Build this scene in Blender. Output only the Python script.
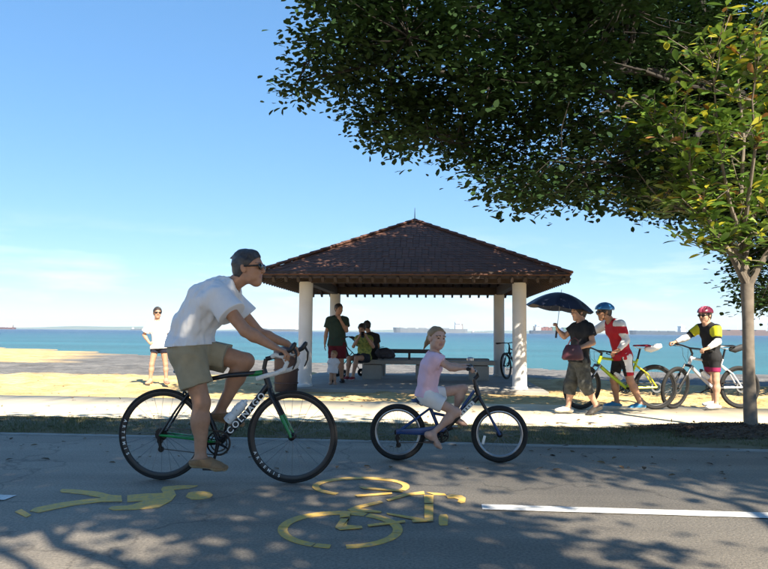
import bpy, bmesh, math, random
import numpy as np
from mathutils import Vector, Matrix
R = math.radians
rng = random.Random(7); nrg = np.random.default_rng(7)
scene = bpy.context.scene
for o in list(bpy.data.objects): bpy.data.objects.remove(o)

# ------------------------------------------------------------------ camera
W, H, F = 768.0, 569.0, 700.0          # photograph size and focal length in its pixels
CAMZ, PITCH, ROLL = 1.11, R(3.88), R(0.5)
cf = Vector((0, math.cos(PITCH), math.sin(PITCH)))
cu0 = Vector((0, -math.sin(PITCH), math.cos(PITCH))); cr0 = Vector((1, 0, 0))
cr = cr0*math.cos(ROLL) + cu0*math.sin(ROLL); cu = cu0*math.cos(ROLL) - cr0*math.sin(ROLL)
cam = bpy.data.cameras.new('camera'); camo = bpy.data.objects.new('camera', cam)
scene.collection.objects.link(camo); scene.camera = camo
cam.sensor_width = 36; cam.lens = 36*F/W; cam.clip_start = 0.05; cam.clip_end = 40000
m = Matrix((cr, cu, -cf)).transposed().to_4x4(); m.translation = (0, 0, CAMZ); camo.matrix_world = m
def ray(px, py): return (cf + cr*((px-W/2)/F) - cu*((py-H/2)/F))
def ground(px, py, z=0.0):
    d = ray(px, py); t = (z-CAMZ)/d.z
    return Vector((d.x*t, d.y*t, z))
def at(px, py, Y):
    d = ray(px, py); t = Y/d.y
    return Vector((d.x*t, Y, CAMZ+d.z*t))

# ------------------------------------------------------------------ light
SUN_AZ, SUN_EL = 150.0, 42.0           # degrees clockwise from +Y
world = bpy.data.worlds.new('World'); scene.world = world; world.use_nodes = True
nt = world.node_tree; nt.nodes.clear()
def N(nt, t, **kw):
    n = nt.nodes.new(t)
    for k, v in kw.items(): setattr(n, k, v)
    return n
sky = N(nt, 'ShaderNodeTexSky', sky_type='NISHITA', sun_disc=False)
sky.sun_elevation = R(SUN_EL); sky.sun_rotation = R(SUN_AZ); sky.altitude = 0
sky.air_density = 1.0; sky.dust_density = 0.0; sky.ozone_density = 6.0
tc = N(nt, 'ShaderNodeTexCoord'); mp = N(nt, 'ShaderNodeMapping'); mp.inputs['Scale'].default_value = (2.2, 2.2, 13)
mp.inputs['Location'].default_value = (0.55, 0.1, 0.0)
ns = N(nt, 'ShaderNodeTexNoise'); ns.inputs['Scale'].default_value = 2.6; ns.inputs['Detail'].default_value = 7; ns.inputs['Roughness'].default_value = .58
rp = N(nt, 'ShaderNodeValToRGB'); rp.color_ramp.elements[0].position = .50; rp.color_ramp.elements[1].position = .76
sx = N(nt, 'ShaderNodeSeparateXYZ')
band = N(nt, 'ShaderNodeValToRGB')      # fair-weather cloud only low over the horizon, all round
for p, c in ((0.0, .35), (0.03, 1), (0.075, .55), (0.16, 0.0)):
    e = band.color_ramp.elements.new(p); e.color = (c, c, c, 1)
band.color_ramp.elements.remove(band.color_ramp.elements[0]); band.color_ramp.elements.remove(band.color_ramp.elements[-1])
mul = N(nt, 'ShaderNodeMath', operation='MULTIPLY'); mul2 = N(nt, 'ShaderNodeMath', operation='MULTIPLY'); mul2.inputs[1].default_value = .9
mix = N(nt, 'ShaderNodeMix', data_type='RGBA'); mix.inputs[7].default_value = (3.0, 3.1, 3.2, 1)
bg = N(nt, 'ShaderNodeBackground'); bg.inputs[1].default_value = 0.15
out = N(nt, 'ShaderNodeOutputWorld')
lk = nt.links.new
lk(tc.outputs['Generated'], mp.inputs[0]); lk(mp.outputs[0], ns.inputs[0]); lk(ns.outputs[0], rp.inputs[0])
lk(tc.outputs['Generated'], sx.inputs[0]); lk(sx.outputs[2], band.inputs[0])
lk(rp.outputs[0], mul.inputs[0]); lk(band.outputs[0], mul.inputs[1]); lk(mul.outputs[0], mul2.inputs[0])
hs = N(nt, 'ShaderNodeHueSaturation'); hs.inputs['Saturation'].default_value = 1.34
gmm = N(nt, 'ShaderNodeGamma'); gmm.inputs[1].default_value = .50; hs.inputs['Value'].default_value = 1.05
lk(sky.outputs[0], gmm.inputs[0]); tin = N(nt, 'ShaderNodeMix', data_type='RGBA', blend_type='MULTIPLY'); tin.inputs[0].default_value = 1; tin.inputs[7].default_value = (.85, .925, 1.03, 1)   # humid tropical air: bluish horizon
lk(gmm.outputs[0], tin.inputs[6]); lk(tin.outputs[2], hs.inputs['Color']); lk(hs.outputs[0], mix.inputs[6]); lk(mul2.outputs[0], mix.inputs[0])
lk(mix.outputs[2], bg.inputs[0]); lk(bg.outputs[0], out.inputs[0])
sl = bpy.data.lights.new('sun', 'SUN'); sl.energy = 5.0; sl.angle = R(0.53); sl.color = (1.0, .90, .73)
so = bpy.data.objects.new('sun', sl); scene.collection.objects.link(so)
sdir = Vector((math.sin(R(SUN_AZ))*math.cos(R(SUN_EL)), math.cos(R(SUN_AZ))*math.cos(R(SUN_EL)), math.sin(R(SUN_EL))))
so.rotation_euler = sdir.to_track_quat('Z', 'Y').to_euler(); so.location = (0, -8, 20)
vs = scene.view_settings; vs.view_transform = 'Standard'; vs.look = 'None'; vs.gamma = 1; vs.use_curve_mapping = False
vs.exposure = 1.5
scene.cycles.volume_bounces = 0; scene.cycles.max_bounces = 6; scene.cycles.transparent_max_bounces = 8
scene.cycles.sample_clamp_indirect = 6

# ------------------------------------------------------------------ materials
MATS = {}
def mat(name, col, rough=.6, col2=None, nscale=8.0, bump=0.0, bscale=60.0, metal=0.0, spec=.5, island=None, transl=0.0, detail=5, obj=True, tc_kind='Object'):
    """procedural Principled: two colours mixed by noise (or per island), fine bump."""
    if name in MATS: return MATS[name]
    M = bpy.data.materials.new(name); M.use_nodes = True; t = M.node_tree; l = t.links.new
    b = t.nodes['Principled BSDF']; b.inputs['Roughness'].default_value = rough; b.inputs['Metallic'].default_value = metal
    b.inputs['Specular IOR Level'].default_value = spec
    b.inputs['Base Color'].default_value = (*col, 1)
    co = N(t, 'ShaderNodeTexCoord')
    if col2 is not None:
        mx = N(t, 'ShaderNodeMix', data_type='RGBA'); mx.inputs[6].default_value = (*col, 1); mx.inputs[7].default_value = (*col2, 1)
        if island:
            g = N(t, 'ShaderNodeNewGeometry'); l(g.outputs['Random Per Island'], mx.inputs[0])
        else:
            n = N(t, 'ShaderNodeTexNoise'); n.inputs['Scale'].default_value = nscale; n.inputs['Detail'].default_value = detail
            r = N(t, 'ShaderNodeValToRGB'); r.color_ramp.elements[0].position = .32; r.color_ramp.elements[1].position = .68
            l(co.outputs[tc_kind], n.inputs[0]); l(n.outputs[0], r.inputs[0]); l(r.outputs[0], mx.inputs[0])
        l(mx.outputs[2], b.inputs['Base Color'])
    if bump:
        n2 = N(t, 'ShaderNodeTexNoise'); n2.inputs['Scale'].default_value = bscale; n2.inputs['Detail'].default_value = 6
        bp = N(t, 'ShaderNodeBump'); bp.inputs['Strength'].default_value = min(1, bump*20) if bump < .05 else 1; bp.inputs['Distance'].default_value = bump
        l(co.outputs[tc_kind], n2.inputs[0]); l(n2.outputs[0], bp.inputs['Height']); l(bp.outputs[0], b.inputs['Normal'])
    if transl:
        tr = N(t, 'ShaderNodeBsdfTranslucent'); ms = N(t, 'ShaderNodeMixShader'); ms.inputs[0].default_value = transl
        o = t.nodes['Material Output']; l(b.outputs[0], ms.inputs[1]); l(tr.outputs[0], ms.inputs[2]); l(ms.outputs[0], o.inputs[0])
        if col2 is not None: l(mx.outputs[2], tr.inputs[0])
        else: tr.inputs[0].default_value = (*col, 1)
    MATS[name] = M
    return M

# ------------------------------------------------------------------ object helpers
COL = scene.collection
def tag(o, label=None, cat=None, group=None, kind=None):
    if label: o['label'] = label
    if cat: o['category'] = cat
    if group: o['group'] = group
    if kind: o['kind'] = kind
    return o
def empty(name, loc=(0, 0, 0), rz=0.0, label=None, cat=None, group=None):
    o = bpy.data.objects.new(name, None); COL.objects.link(o); o.location = loc; o.rotation_euler = (0, 0, rz)
    o.empty_display_size = .1
    return tag(o, label, cat, group)
def link(name, me, parent=None, loc=None):
    o = bpy.data.objects.new(name, me); COL.objects.link(o)
    if parent: o.parent = parent
    if loc is not None: o.location = loc
    return o
def mesh(name, v, f, mats, smooth=True, mi=None):
    me = bpy.data.meshes.new(name)
    v = np.asarray(v, dtype=np.float32)
    if isinstance(f, np.ndarray):
        n, k = f.shape
        me.vertices.add(len(v)); me.vertices.foreach_set('co', v.ravel())
        me.loops.add(n*k); me.loops.foreach_set('vertex_index', f.astype(np.int32).ravel())
        me.polygons.add(n); me.polygons.foreach_set('loop_start', np.arange(0, n*k, k, dtype=np.int32))
        me.update(calc_edges=True); me.validate()
    else:
        me.from_pydata(v.tolist(), [], f); me.update()
    for x in (mats if isinstance(mats, (list, tuple)) else [mats]): me.materials.append(x)
    if smooth: me.polygons.foreach_set('use_smooth', np.ones(len(me.polygons), dtype=bool))
    if mi is not None: me.polygons.foreach_set('material_index', np.asarray(mi, dtype=np.int32))
    me.update()
    return me
class MB:
    """collects shapes into one mesh"""
    def __init__(s): s.v = []; s.f = []; s.m = []; s.cm = 0
    def add(s, vs, fs):
        b = len(s.v); s.v += [tuple(x) for x in vs]; s.f += [tuple(i+b for i in q) for q in fs]; s.m += [s.cm]*len(fs)
    def box(s, c, d, rot=None, taper=1.0):
        c = Vector(c); pts = []
        for z in (-1, 1):
            k = taper if z > 0 else 1
            for x, y in ((-1, -1), (1, -1), (1, 1), (-1, 1)):
                p = Vector((x*d[0]/2*k, y*d[1]/2*k, z*d[2]/2))
                if rot is not None: p = rot @ p
                pts.append(c+p)
        s.add(pts, [(3, 2, 1, 0), (4, 5, 6, 7), (0, 1, 5, 4), (1, 2, 6, 5), (2, 3, 7, 6), (3, 0, 4, 7)])
    def tube(s, path, r, seg=10, cap=True, closed=False, flat=None):
        path = [Vector(p) for p in path]; n = len(path)
        rs = r if isinstance(r, (list, tuple)) else [r]*n
        rings = []; up = None
        for i, p in enumerate(path):
            a = path[(i-1) % n] if (closed or i > 0) else p
            b = path[(i+1) % n] if (closed or i < n-1) else p
            t = (b-a).normalized()
            if up is None:
                up = Vector((0, 0, 1)) if abs(t.z) < .9 else Vector((0, 1, 0))
            x = t.cross(up).normalized(); up = x.cross(t).normalized()
            ring = []
            for k in range(seg):
                an = 2*math.pi*k/seg
                q = x*math.cos(an) + up*math.sin(an)
                q = q*rs[i]
                if flat is not None:
                    L, fs_ = flat; L = Vector(L); q = q - L*(q.dot(L))*(1-fs_)
                ring.append(p+q)
            rings.append(ring)
        vs = [q for rg in rings for q in rg]; fs = []
        m_ = n if closed else n-1
        for i in range(m_):
            j = (i+1) % n
            for k in range(seg):
                k2 = (k+1) % seg
                fs.append((i*seg+k, i*seg+k2, j*seg+k2, j*seg+k))
        if cap and not closed:
            fs.append(tuple(range(seg))[::-1]); fs.append(tuple((n-1)*seg+k for k in range(seg)))
        s.add(vs, fs)
    def lathe(s, prof, seg=24, axis='z', c=(0, 0, 0)):
        """prof: list of (r, h) revolved round axis through c"""
        vs = []; c = Vector(c); n = len(prof)
        for r, h in prof:
            for k in range(seg):
                a = 2*math.pi*k/seg; u, w = r*math.cos(a), r*math.sin(a)
                vs.append(c + (Vector((u, w, h)) if axis == 'z' else Vector((u, h, w)) if axis == 'y' else Vector((h, u, w))))
        fs = []
        for i in range(n-1):
            for k in range(seg):
                k2 = (k+1) % seg; q = (i*seg+k, i*seg+k2, (i+1)*seg+k2, (i+1)*seg+k)
                fs.append(q if axis == 'z' else q[::-1] if axis == 'y' else q)
        s.add(vs, fs)
    def prism(s, poly, lo, hi, axis='z'):
        """polygon extruded along an axis; poly in the other two coordinates"""
        n = len(poly)
        def P(p, h): return (p[0], p[1], h) if axis == 'z' else (p[0], h, p[1]) if axis == 'y' else (h, p[0], p[1])
        vs = [P(p, lo) for p in poly] + [P(p, hi) for p in poly]
        s.add(vs, [tuple(range(n))[::-1], tuple(range(n, 2*n))] + [(i, (i+1) % n, n+(i+1) % n, n+i) for i in range(n)])
    def build(s, name, mats, parent=None, smooth=True, sharp=35, loc=None, bevel=0):
        me = mesh(name, s.v, s.f, mats, smooth, s.m)
        bm = bmesh.new(); bm.from_mesh(me); bmesh.ops.recalc_face_normals(bm, faces=bm.faces)
        if bevel:
            es = [e for e in bm.edges if len(e.link_faces) == 2 and e.calc_face_angle(0) > R(40)]
            bmesh.ops.bevel(bm, geom=es, offset=bevel, segments=2, profile=.5, affect='EDGES')
        bm.to_mesh(me); bm.free()
        if smooth: me.set_sharp_from_angle(angle=R(sharp))
        return link(name, me, parent, loc)
# ------------------------------------------------------------------ setting
YAW = R(5.0)
dR = Vector((math.cos(YAW), -math.sin(YAW), 0)); nR = Vector((math.sin(YAW), math.cos(YAW), 0))   # along / across the road
def uv(u, v, z=0): return dR*u + nR*v + Vector((0, 0, z))
V_ROAD, V_EDGE, V_PATH0, V_PATH1 = 7.06, 7.16, 8.52, 11.18
def vnoise(x, y, seed=0):
    """smooth value noise, vectorised"""
    r = np.random.default_rng(seed).random((64, 64))
    xi = np.floor(x).astype(int); yi = np.floor(y).astype(int); fx = x-xi; fy = y-yi
    fx = fx*fx*(3-2*fx); fy = fy*fy*(3-2*fy)
    g = lambda a, b: r[a % 64, b % 64]
    return (g(xi, yi)*(1-fx)+g(xi+1, yi)*fx)*(1-fy) + (g(xi, yi+1)*(1-fx)+g(xi+1, yi+1)*fx)*fy - .5
def shore(x): return 43.0 - 0.75*np.clip(x, -40, 14) + 3*np.sin(x*.12)
def crest(x): return np.interp(x, [-40, -12, -6, -2, 3, 8, 30], [25, 19.2, 18.0, 20.0, 19.0, 16.0, 16])
def land_z(x, y):
    v = x*math.sin(YAW) + y*math.cos(YAW)
    n = vnoise(x*.6, y*.6, 1)*.10 + vnoise(x*1.7, y*1.7, 2)*.06 + vnoise(x*4.1, y*4.1, 3)*.06 - .05*np.clip(np.abs(vnoise(x*2.9+7, y*2.9, 6))-.28, 0, 1) + vnoise(x*7.5, y*7.5, 4)*.03
    amp = np.clip((v-V_PATH1)/.8, 0, 1)
    z = np.where(v < V_EDGE, -.05, np.where(v < V_PATH0, -.012 + n*.12, -.035))
    dry = -.02 - .035*np.clip((v-11.2)/3, 0, 1) + n*amp
    pav = np.clip(1-np.maximum(np.abs(x-.75)/3.4, np.abs(y-16.6)/3.4), 0, 1) > 0
    dry = np.where(pav, np.minimum(dry, -.09), dry)
    c, s_ = crest(x), shore(x)
    t = np.clip((y-c)/(s_-c), 0, 1.6)
    bank = -.10*np.clip((y-c)/1.5, 0, 1)*np.clip((x+14)/10, 0.3, 1) - .60*t + n*.5*np.clip(1.4-t, 0, 1)
    d2 = -.055 + n*.8
    far = np.where(y > c, np.minimum(d2, -.05)+bank, dry)
    return np.where(v > V_PATH1, far, z)
xs = np.concatenate([[-900, -500, -250, -120, -60, -40, -30, -24, -20, -17], np.arange(-15, 13, .13), [14, 16, 19, 23, 30, 40, 60, 120, 250, 500, 900]])
ys = np.concatenate([[-400, -150, -60, -25, -10, -4, 0, 3, 5], np.arange(6, 26, .13), np.arange(26.3, 48, .5), [50, 54, 58, 64, 72, 85, 100, 140]])
X, Y = np.meshgrid(xs, ys, indexing='ij'); Z = land_z(X, Y)
nx, ny = X.shape
I = np.arange(nx*ny).reshape(nx, ny)
fq = np.stack([I[:-1, :-1], I[1:, :-1], I[1:, 1:], I[:-1, 1:]], -1).reshape(-1, 4)
# wet mask: greyer, darker sand of the seaward slope
c_, s_ = crest(X), shore(X)
grey_sand = np.clip((Y-c_+.3 + 2.6*vnoise(X*.45, Y*.25, 9) + 1.2*vnoise(X*1.7, Y*.9, 10))/.8, 0, 1)
spit = np.clip((-14.8 - .35*(Y-34) - X + 1.5*vnoise(X*.4, Y*.3, 12))/1.2, 0, 1)*np.clip((Y-28.5)/1.5, 0, 1)*np.clip((s_-2.5-Y)/1.5, 0, 1)
grey_sand = grey_sand*(1-spit)
def sand_mat():
    M = bpy.data.materials.new('beach sand'); M.use_nodes = True; t = M.node_tree; l = t.links.new; b = t.nodes['Principled BSDF']
    co = N(t, 'ShaderNodeTexCoord'); a = N(t, 'ShaderNodeAttribute', attribute_name='grey_sand')
    n1 = N(t, 'ShaderNodeTexNoise'); n1.inputs['Scale'].default_value = 1.5; n1.inputs['Detail'].default_value = 8; n1.inputs['Roughness'].default_value = .62
    r1 = N(t, 'ShaderNodeValToRGB'); el = r1.color_ramp.elements
    el[0].position = .30; el[0].color = (.40, .255, .10, 1); el[1].position = .70; el[1].color = (.68, .51, .26, 1)
    n2 = N(t, 'ShaderNodeTexNoise'); n2.inputs['Scale'].default_value = 1.3; n2.inputs['Detail'].default_value = 8
    r2 = N(t, 'ShaderNodeValToRGB'); el = r2.color_ramp.elements
    el[0].position = .35; el[0].color = (.10, .097, .094, 1); el[1].position = .72; el[1].color = (.20, .192, .182, 1)
    mx = N(t, 'ShaderNodeMix', data_type='RGBA')
    l(co.outputs['Object'], n1.inputs[0]); l(n1.outputs[0], r1.inputs[0]); l(co.outputs['Object'], n2.inputs[0]); l(n2.outputs[0], r2.inputs[0])
    # scattered dry leaves and seaweed crumbs
    vo = N(t, 'ShaderNodeTexVoronoi'); vo.inputs['Scale'].default_value = 5.5; vr = N(t, 'ShaderNodeValToRGB')
    vr.color_ramp.elements[0].position = .07; vr.color_ramp.elements[0].color = (1, 1, 1, 1); vr.color_ramp.elements[1].position = .11; vr.color_ramp.elements[1].color = (0, 0, 0, 1)
    m2 = N(t, 'ShaderNodeMix', data_type='RGBA'); m2.inputs[7].default_value = (.13, .08, .04, 1)
    l(co.outputs['Object'], vo.inputs[0]); l(vo.outputs[0], vr.inputs[0]); l(vr.outputs[0], m2.inputs[0]); l(r1.outputs[0], m2.inputs[6])
    l(a.outputs['Fac'], mx.inputs[0]); l(m2.outputs[2], mx.inputs[6]); l(r2.outputs[0], mx.inputs[7]); l(mx.outputs[2], b.inputs['Base Color'])
    b.inputs['Roughness'].default_value = .85; b.inputs['Specular IOR Level'].default_value = .25
    n3 = N(t, 'ShaderNodeTexNoise'); n3.inputs['Scale'].default_value = 9; n3.inputs['Detail'].default_value = 8
    bp = N(t, 'ShaderNodeBump'); bp.inputs['Strength'].default_value = 1; bp.inputs['Distance'].default_value = .06
    l(co.outputs['Object'], n3.inputs[0]); l(n3.outputs[0], bp.inputs['Height']); l(bp.outputs[0], b.inputs['Normal'])
    return M
me = mesh('ground', np.stack([X, Y, Z], -1).reshape(-1, 3), fq, sand_mat())
at_ = me.attributes.new('grey_sand', 'FLOAT', 'POINT'); at_.data.foreach_set('value', grey_sand.ravel().astype(np.float32))
tag(link('ground', me), kind='structure')

# road
def asphalt():
    M = bpy.data.materials.new('asphalt'); M.use_nodes = True; t = M.node_tree; l = t.links.new; b = t.nodes['Principled BSDF']
    co = N(t, 'ShaderNodeTexCoord')
    n1 = N(t, 'ShaderNodeTexNoise'); n1.inputs['Scale'].default_value = .55; n1.inputs['Detail'].default_value = 6
    r1 = N(t, 'ShaderNodeValToRGB'); el = r1.color_ramp.elements; el[0].position = .3; el[0].color = (.215, .190, .160, 1); el[1].position = .72; el[1].color = (.285, .255, .215, 1)
    n2 = N(t, 'ShaderNodeTexNoise'); n2.inputs['Scale'].default_value = 62; n2.inputs['Detail'].default_value = 5; n2.inputs['Roughness'].default_value = .75
    r2 = N(t, 'ShaderNodeValToRGB'); el = r2.color_ramp.elements; el[0].position = .3; el[0].color = (.5, .5, .5, 1); el[1].position = .75; el[1].color = (1.5, 1.48, 1.44, 1)
    mm = N(t, 'ShaderNodeMix', data_type='RGBA', blend_type='MULTIPLY'); mm.inputs[0].default_value = 1
    # streaky wear along the lane, worn pale towards the far edge
    mp = N(t, 'ShaderNodeMapping'); mp.inputs['Rotation'].default_value = (0, 0, YAW); mp.inputs['Scale'].default_value = (.25, 2.6, 1)
    n3 = N(t, 'ShaderNodeTexNoise'); n3.inputs['Scale'].default_value = 1.2; n3.inputs['Detail'].default_value = 7
    r3 = N(t, 'ShaderNodeValToRGB'); el = r3.color_ramp.elements; el[0].position = .35; el[0].color = (.86, .86, .86, 1); el[1].position = .7; el[1].color = (1.18, 1.17, 1.15, 1)
    m3 = N(t, 'ShaderNodeMix', data_type='RGBA', blend_type='MULTIPLY'); m3.inputs[0].default_value = 1
    # hairline cracks
    v = N(t, 'ShaderNodeTexVoronoi', feature='DISTANCE_TO_EDGE'); v.inputs['Scale'].default_value = .32
    nd = N(t, 'ShaderNodeTexNoise'); nd.inputs['Scale'].default_value = 1.7; nd.inputs['Detail'].default_value = 5
    va = N(t, 'ShaderNodeVectorMath', operation='ADD'); l(co.outputs['Object'], nd.inputs[0]); l(co.outputs['Object'], va.inputs[0]); l(nd.outputs['Color'], va.inputs[1]); l(va.outputs[0], v.inputs[0])
    rv = N(t, 'ShaderNodeValToRGB'); el = rv.color_ramp.elements; el[0].position = 0; el[0].color = (.45, .45, .45, 1); el[1].position = .006; el[1].color = (1, 1, 1, 1); l(v.outputs[0], rv.inputs[0])
    m4 = N(t, 'ShaderNodeMix', data_type='RGBA', blend_type='MULTIPLY'); m4.inputs[0].default_value = .7
    for n in (n1, n2): l(co.outputs['Object'], n.inputs[0])
    l(co.outputs['Object'], mp.inputs[0]); l(mp.outputs[0], n3.inputs[0]); l(n1.outputs[0], r1.inputs[0]); l(n2.outputs[0], r2.inputs[0]); l(n3.outputs[0], r3.inputs[0])
    l(r1.outputs[0], mm.inputs[6]); l(r2.outputs[0], mm.inputs[7]); l(mm.outputs[2], m3.inputs[6]); l(r3.outputs[0], m3.inputs[7]); l(m3.outputs[2], m4.inputs[6]); l(rv.outputs[0], m4.inputs[7])
    l(m4.outputs[2], b.inputs['Base Color']); b.inputs['Roughness'].default_value = .82; b.inputs['Specular IOR Level'].default_value = .35
    bp = N(t, 'ShaderNodeBump'); bp.inputs['Strength'].default_value = .6; bp.inputs['Distance'].default_value = .009
    l(n2.outputs[0], bp.inputs['Height']); l(bp.outputs[0], b.inputs['Normal'])
    return M
def strip(name, v0, v1, z, material, u0=-250, u1=250, edge=.0, n=700, thick=.06, seed=5):
    us = np.concatenate([[u0, u0/2, u0/4, -30], np.linspace(-16, 16, n), [30, u1/4, u1/2, u1]])
    e1 = vnoise(us*1.3, us*0, seed)*edge + vnoise(us*5, us*0, seed+1)*edge*.6
    e0 = vnoise(us*1.1, us*0+3, seed+2)*edge + vnoise(us*6, us*0+3, seed+3)*edge*.6
    a = np.stack([us*dR.x + (v0+e0)*nR.x, us*dR.y + (v0+e0)*nR.y, us*0+z], -1)
    b = np.stack([us*dR.x + (v1+e1)*nR.x, us*dR.y + (v1+e1)*nR.y, us*0+z], -1)
    c = b.copy(); c[:, 2] -= thick; d = a.copy(); d[:, 2] -= thick
    k = len(us); V = np.concatenate([d, a, b, c]); i = np.arange(k-1)
    Fq = np.concatenate([np.stack([j*k+i, j*k+i+1, (j+1)*k+i+1, (j+1)*k+i], -1) for j in range(3)])
    o = link(name, mesh(name, V, Fq, material, False)); return tag(o, kind='structure')
strip('road', -3.6, V_ROAD, 0.0, asphalt(), edge=0.012, seed=5)
strip('road_edging', V_ROAD+.025, V_EDGE+.02, .008, mat('edging concrete', (.30, .28, .25), .85, (.21, .195, .17), 3.5, .004, 80), edge=.03, seed=15)
strip('footpath', V_PATH0, V_PATH1, .004, mat('pale path concrete', (.64, .55, .40), .9, (.52, .44, .30), 1.2, .003, 60, detail=8), edge=.09, seed=25)

# painted markings: traced outlines laid flat on the asphalt, each a thin sheet of worn paint
def paint_mat(name, col, worn):
    M = bpy.data.materials.new(name); M.use_nodes = True; t = M.node_tree; l = t.links.new; b = t.nodes['Principled BSDF']
    co = N(t, 'ShaderNodeTexCoord'); n = N(t, 'ShaderNodeTexNoise'); n.inputs['Scale'].default_value = 20; n.inputs['Detail'].default_value = 10; n.inputs['Roughness'].default_value = .78
    r = N(t, 'ShaderNodeValToRGB'); el = r.color_ramp.elements; el[0].position = .38; el[0].color = (*worn, 1); el[1].position = .56; el[1].color = (*col, 1)
    l(co.outputs['Object'], n.inputs[0]); l(n.outputs[0], r.inputs[0]); l(r.outputs[0], b.inputs['Base Color']); b.inputs['Roughness'].default_value = .75
    bp = N(t, 'ShaderNodeBump'); bp.inputs['Strength'].default_value = .5; bp.inputs['Distance'].default_value = .003; l(n.outputs[0], bp.inputs['Height']); l(bp.outputs[0], b.inputs['Normal'])
    return M
YEL = paint_mat('yellow road paint', (.68, .42, .085), (.40, .30, .15)); WHT = paint_mat('white road paint', (.66, .66, .64), (.42, .42, .41))
def paint(name, polys, material, parent=None, z=.004):
    mb = MB()
    for i_, p in enumerate(polys):
        pts = [ground(x, y, z+.0003*i_) for x, y in p]
        n = len(pts); mb.add(pts + [q - Vector((0, 0, .003)) for q in pts], [tuple(range(n))] + [(i, n+i, n+(i+1) % n, (i+1) % n) for i in range(n)])
    return mb.build(name, material, parent, smooth=False)
def zl(pts, ox, oy, s): return [(ox+x/s, oy+y/s) for x, y in pts]
def arc(cx, cy, rx, ry, wx, wy, a0, a1, n=26):
    A = [R(a0+(a1-a0)*i/n) for i in range(n+1)]
    return [(cx+rx*math.cos(a), cy+ry*math.sin(a)) for a in A] + [(cx+(rx-wx)*math.cos(a), cy+(ry-wy)*math.sin(a)) for a in reversed(A)]
ps = empty('pedestrian_marking', ground(110, 500), 0, 'yellow painted walking figure symbol on the grey asphalt', 'road marking')
fz = lambda p: zl(p, 0, 460, 3.339)
for nm, pl in (('head', [(620, 122), (628, 110), (650, 105), (680, 104), (702, 108), (711, 116), (700, 126), (670, 131), (640, 131)]),
               ('torso', [(425, 117), (425, 139), (480, 136), (440, 150), (372, 155), (362, 162), (380, 167), (450, 165), (530, 158), (572, 136), (588, 116), (580, 99), (640, 93), (660, 85), (600, 84), (545, 89), (538, 98), (545, 110), (490, 112)]),
               ('leg', [(200, 103), (207, 97), (250, 98), (330, 106), (372, 117), (405, 118), (408, 138), (340, 139), (250, 150), (190, 162), (130, 175), (100, 170), (115, 160), (190, 144), (270, 133), (340, 126), (280, 114), (205, 107)]),
               ('foot', [(50, 172), (72, 164), (104, 183), (88, 191)])):
    o = paint(nm, [fz(pl)], YEL); o.parent = ps; o.matrix_parent_inverse = Matrix.Translation(-ps.location)
bs = empty('bicycle_marking', ground(360, 515), 0, 'yellow painted bicycle symbol on the grey asphalt', 'road marking')
bz = lambda p: zl(p, 260, 460, 3.491)
strokes = {'wheel': [arc(280, 243, 218, 65, 34, 12, 12, 84), arc(280, 243, 218, 65, 34, 12, 100, 116), arc(280, 243, 218, 65, 34, 12, 118, 188), arc(280, 243, 218, 65, 34, 12, 190, 296), arc(280, 243, 218, 65, 34, 12, 299, 370)],
           'wheel_ring': [arc(352, 92, 170, 33, 24, 7, 122, 200), arc(352, 92, 170, 33, 24, 7, 202, 320), arc(352, 92, 170, 33, 24, 7, 322, 385)],
           'frame': [[(305, 172), (335, 160), (420, 142), (430, 147), (345, 168), (425, 178), (422, 183), (320, 178)], [(280, 182), (318, 182), (302, 226), (355, 230), (358, 237), (280, 243), (262, 234), (282, 204), (312, 206), (315, 196), (278, 200)],
                     [(440, 138), (500, 118), (572, 108), (575, 118), (520, 122), (448, 142)], [(440, 183), (575, 205), (570, 213), (445, 188)], [(375, 225), (505, 210), (508, 216), (380, 231)],
                     [(572, 122), (606, 122), (604, 150), (574, 149)], [(574, 154), (605, 154), (604, 212), (535, 216), (530, 209), (574, 205)], [(345, 92), (490, 104), (500, 110), (360, 99)], [(330, 122), (460, 112), (462, 117), (340, 127)]],
           'saddle': [[(624, 196), (630, 190), (652, 190), (657, 198), (655, 226), (630, 228), (624, 222)]],
           'handlebar': [[(580, 112), (644, 117), (650, 122), (606, 121)], [(650, 125), (670, 120), (705, 124), (718, 132), (716, 146), (700, 150), (688, 146), (694, 138), (675, 132), (655, 132)]]}
for zi, (nm, pl) in enumerate(strokes.items()):
    o = paint(nm, [bz(p) for p in pl], YEL, z=.0035+.0016*(zi % 3)); o.parent = bs; o.matrix_parent_inverse = Matrix.Translation(-bs.location)
def wline(p0, p1, wd, label):
    a, b = ground(*p0), ground(*p1); n = nR*wd/2; k = 40; mb = MB(); z = Vector((0, 0, .005))
    vs = []
    for i in range(k+1):
        p = a.lerp(b, i/k); e = rng.uniform(-.006, .006)
        vs += [p-n*(1+e*8)+z, p+n*(1+e*8)+z]
    mb.add(vs, [(2*i, 2*i+2, 2*i+3, 2*i+1) for i in range(k)])
    mb.add([v - Vector((0, 0, .004)) for v in vs[:2]] + vs[:2], [(0, 1, 3, 2)])
    tag(mb.build('lane_line', WHT, smooth=False), label, 'road marking')
e1 = ground(482, 507.5); e2 = e1 + dR*4.2
wl0 = e1; 
def wline3(a, b, wd, label):
    n = nR*wd/2; k = 40; mb = MB(); z = Vector((0, 0, .005)); vs = []
    for i in range(k+1):
        p = a.lerp(b, i/k); e = rng.uniform(-.05, .05); vs += [p-n*(1+e)+z, p+n*(1+e)+z]
    mb.add(vs, [(2*i, 2*i+2, 2*i+3, 2*i+1) for i in range(k)])
    mb.add([vs[0], vs[1], vs[1]-z*.7, vs[0]-z*.7], [(0, 1, 2, 3)])
    return tag(mb.build('lane_line', WHT, smooth=False), label, 'road marking')
wline3(e1, e2, .135, 'long white painted dash beside the yellow bicycle symbol')
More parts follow.
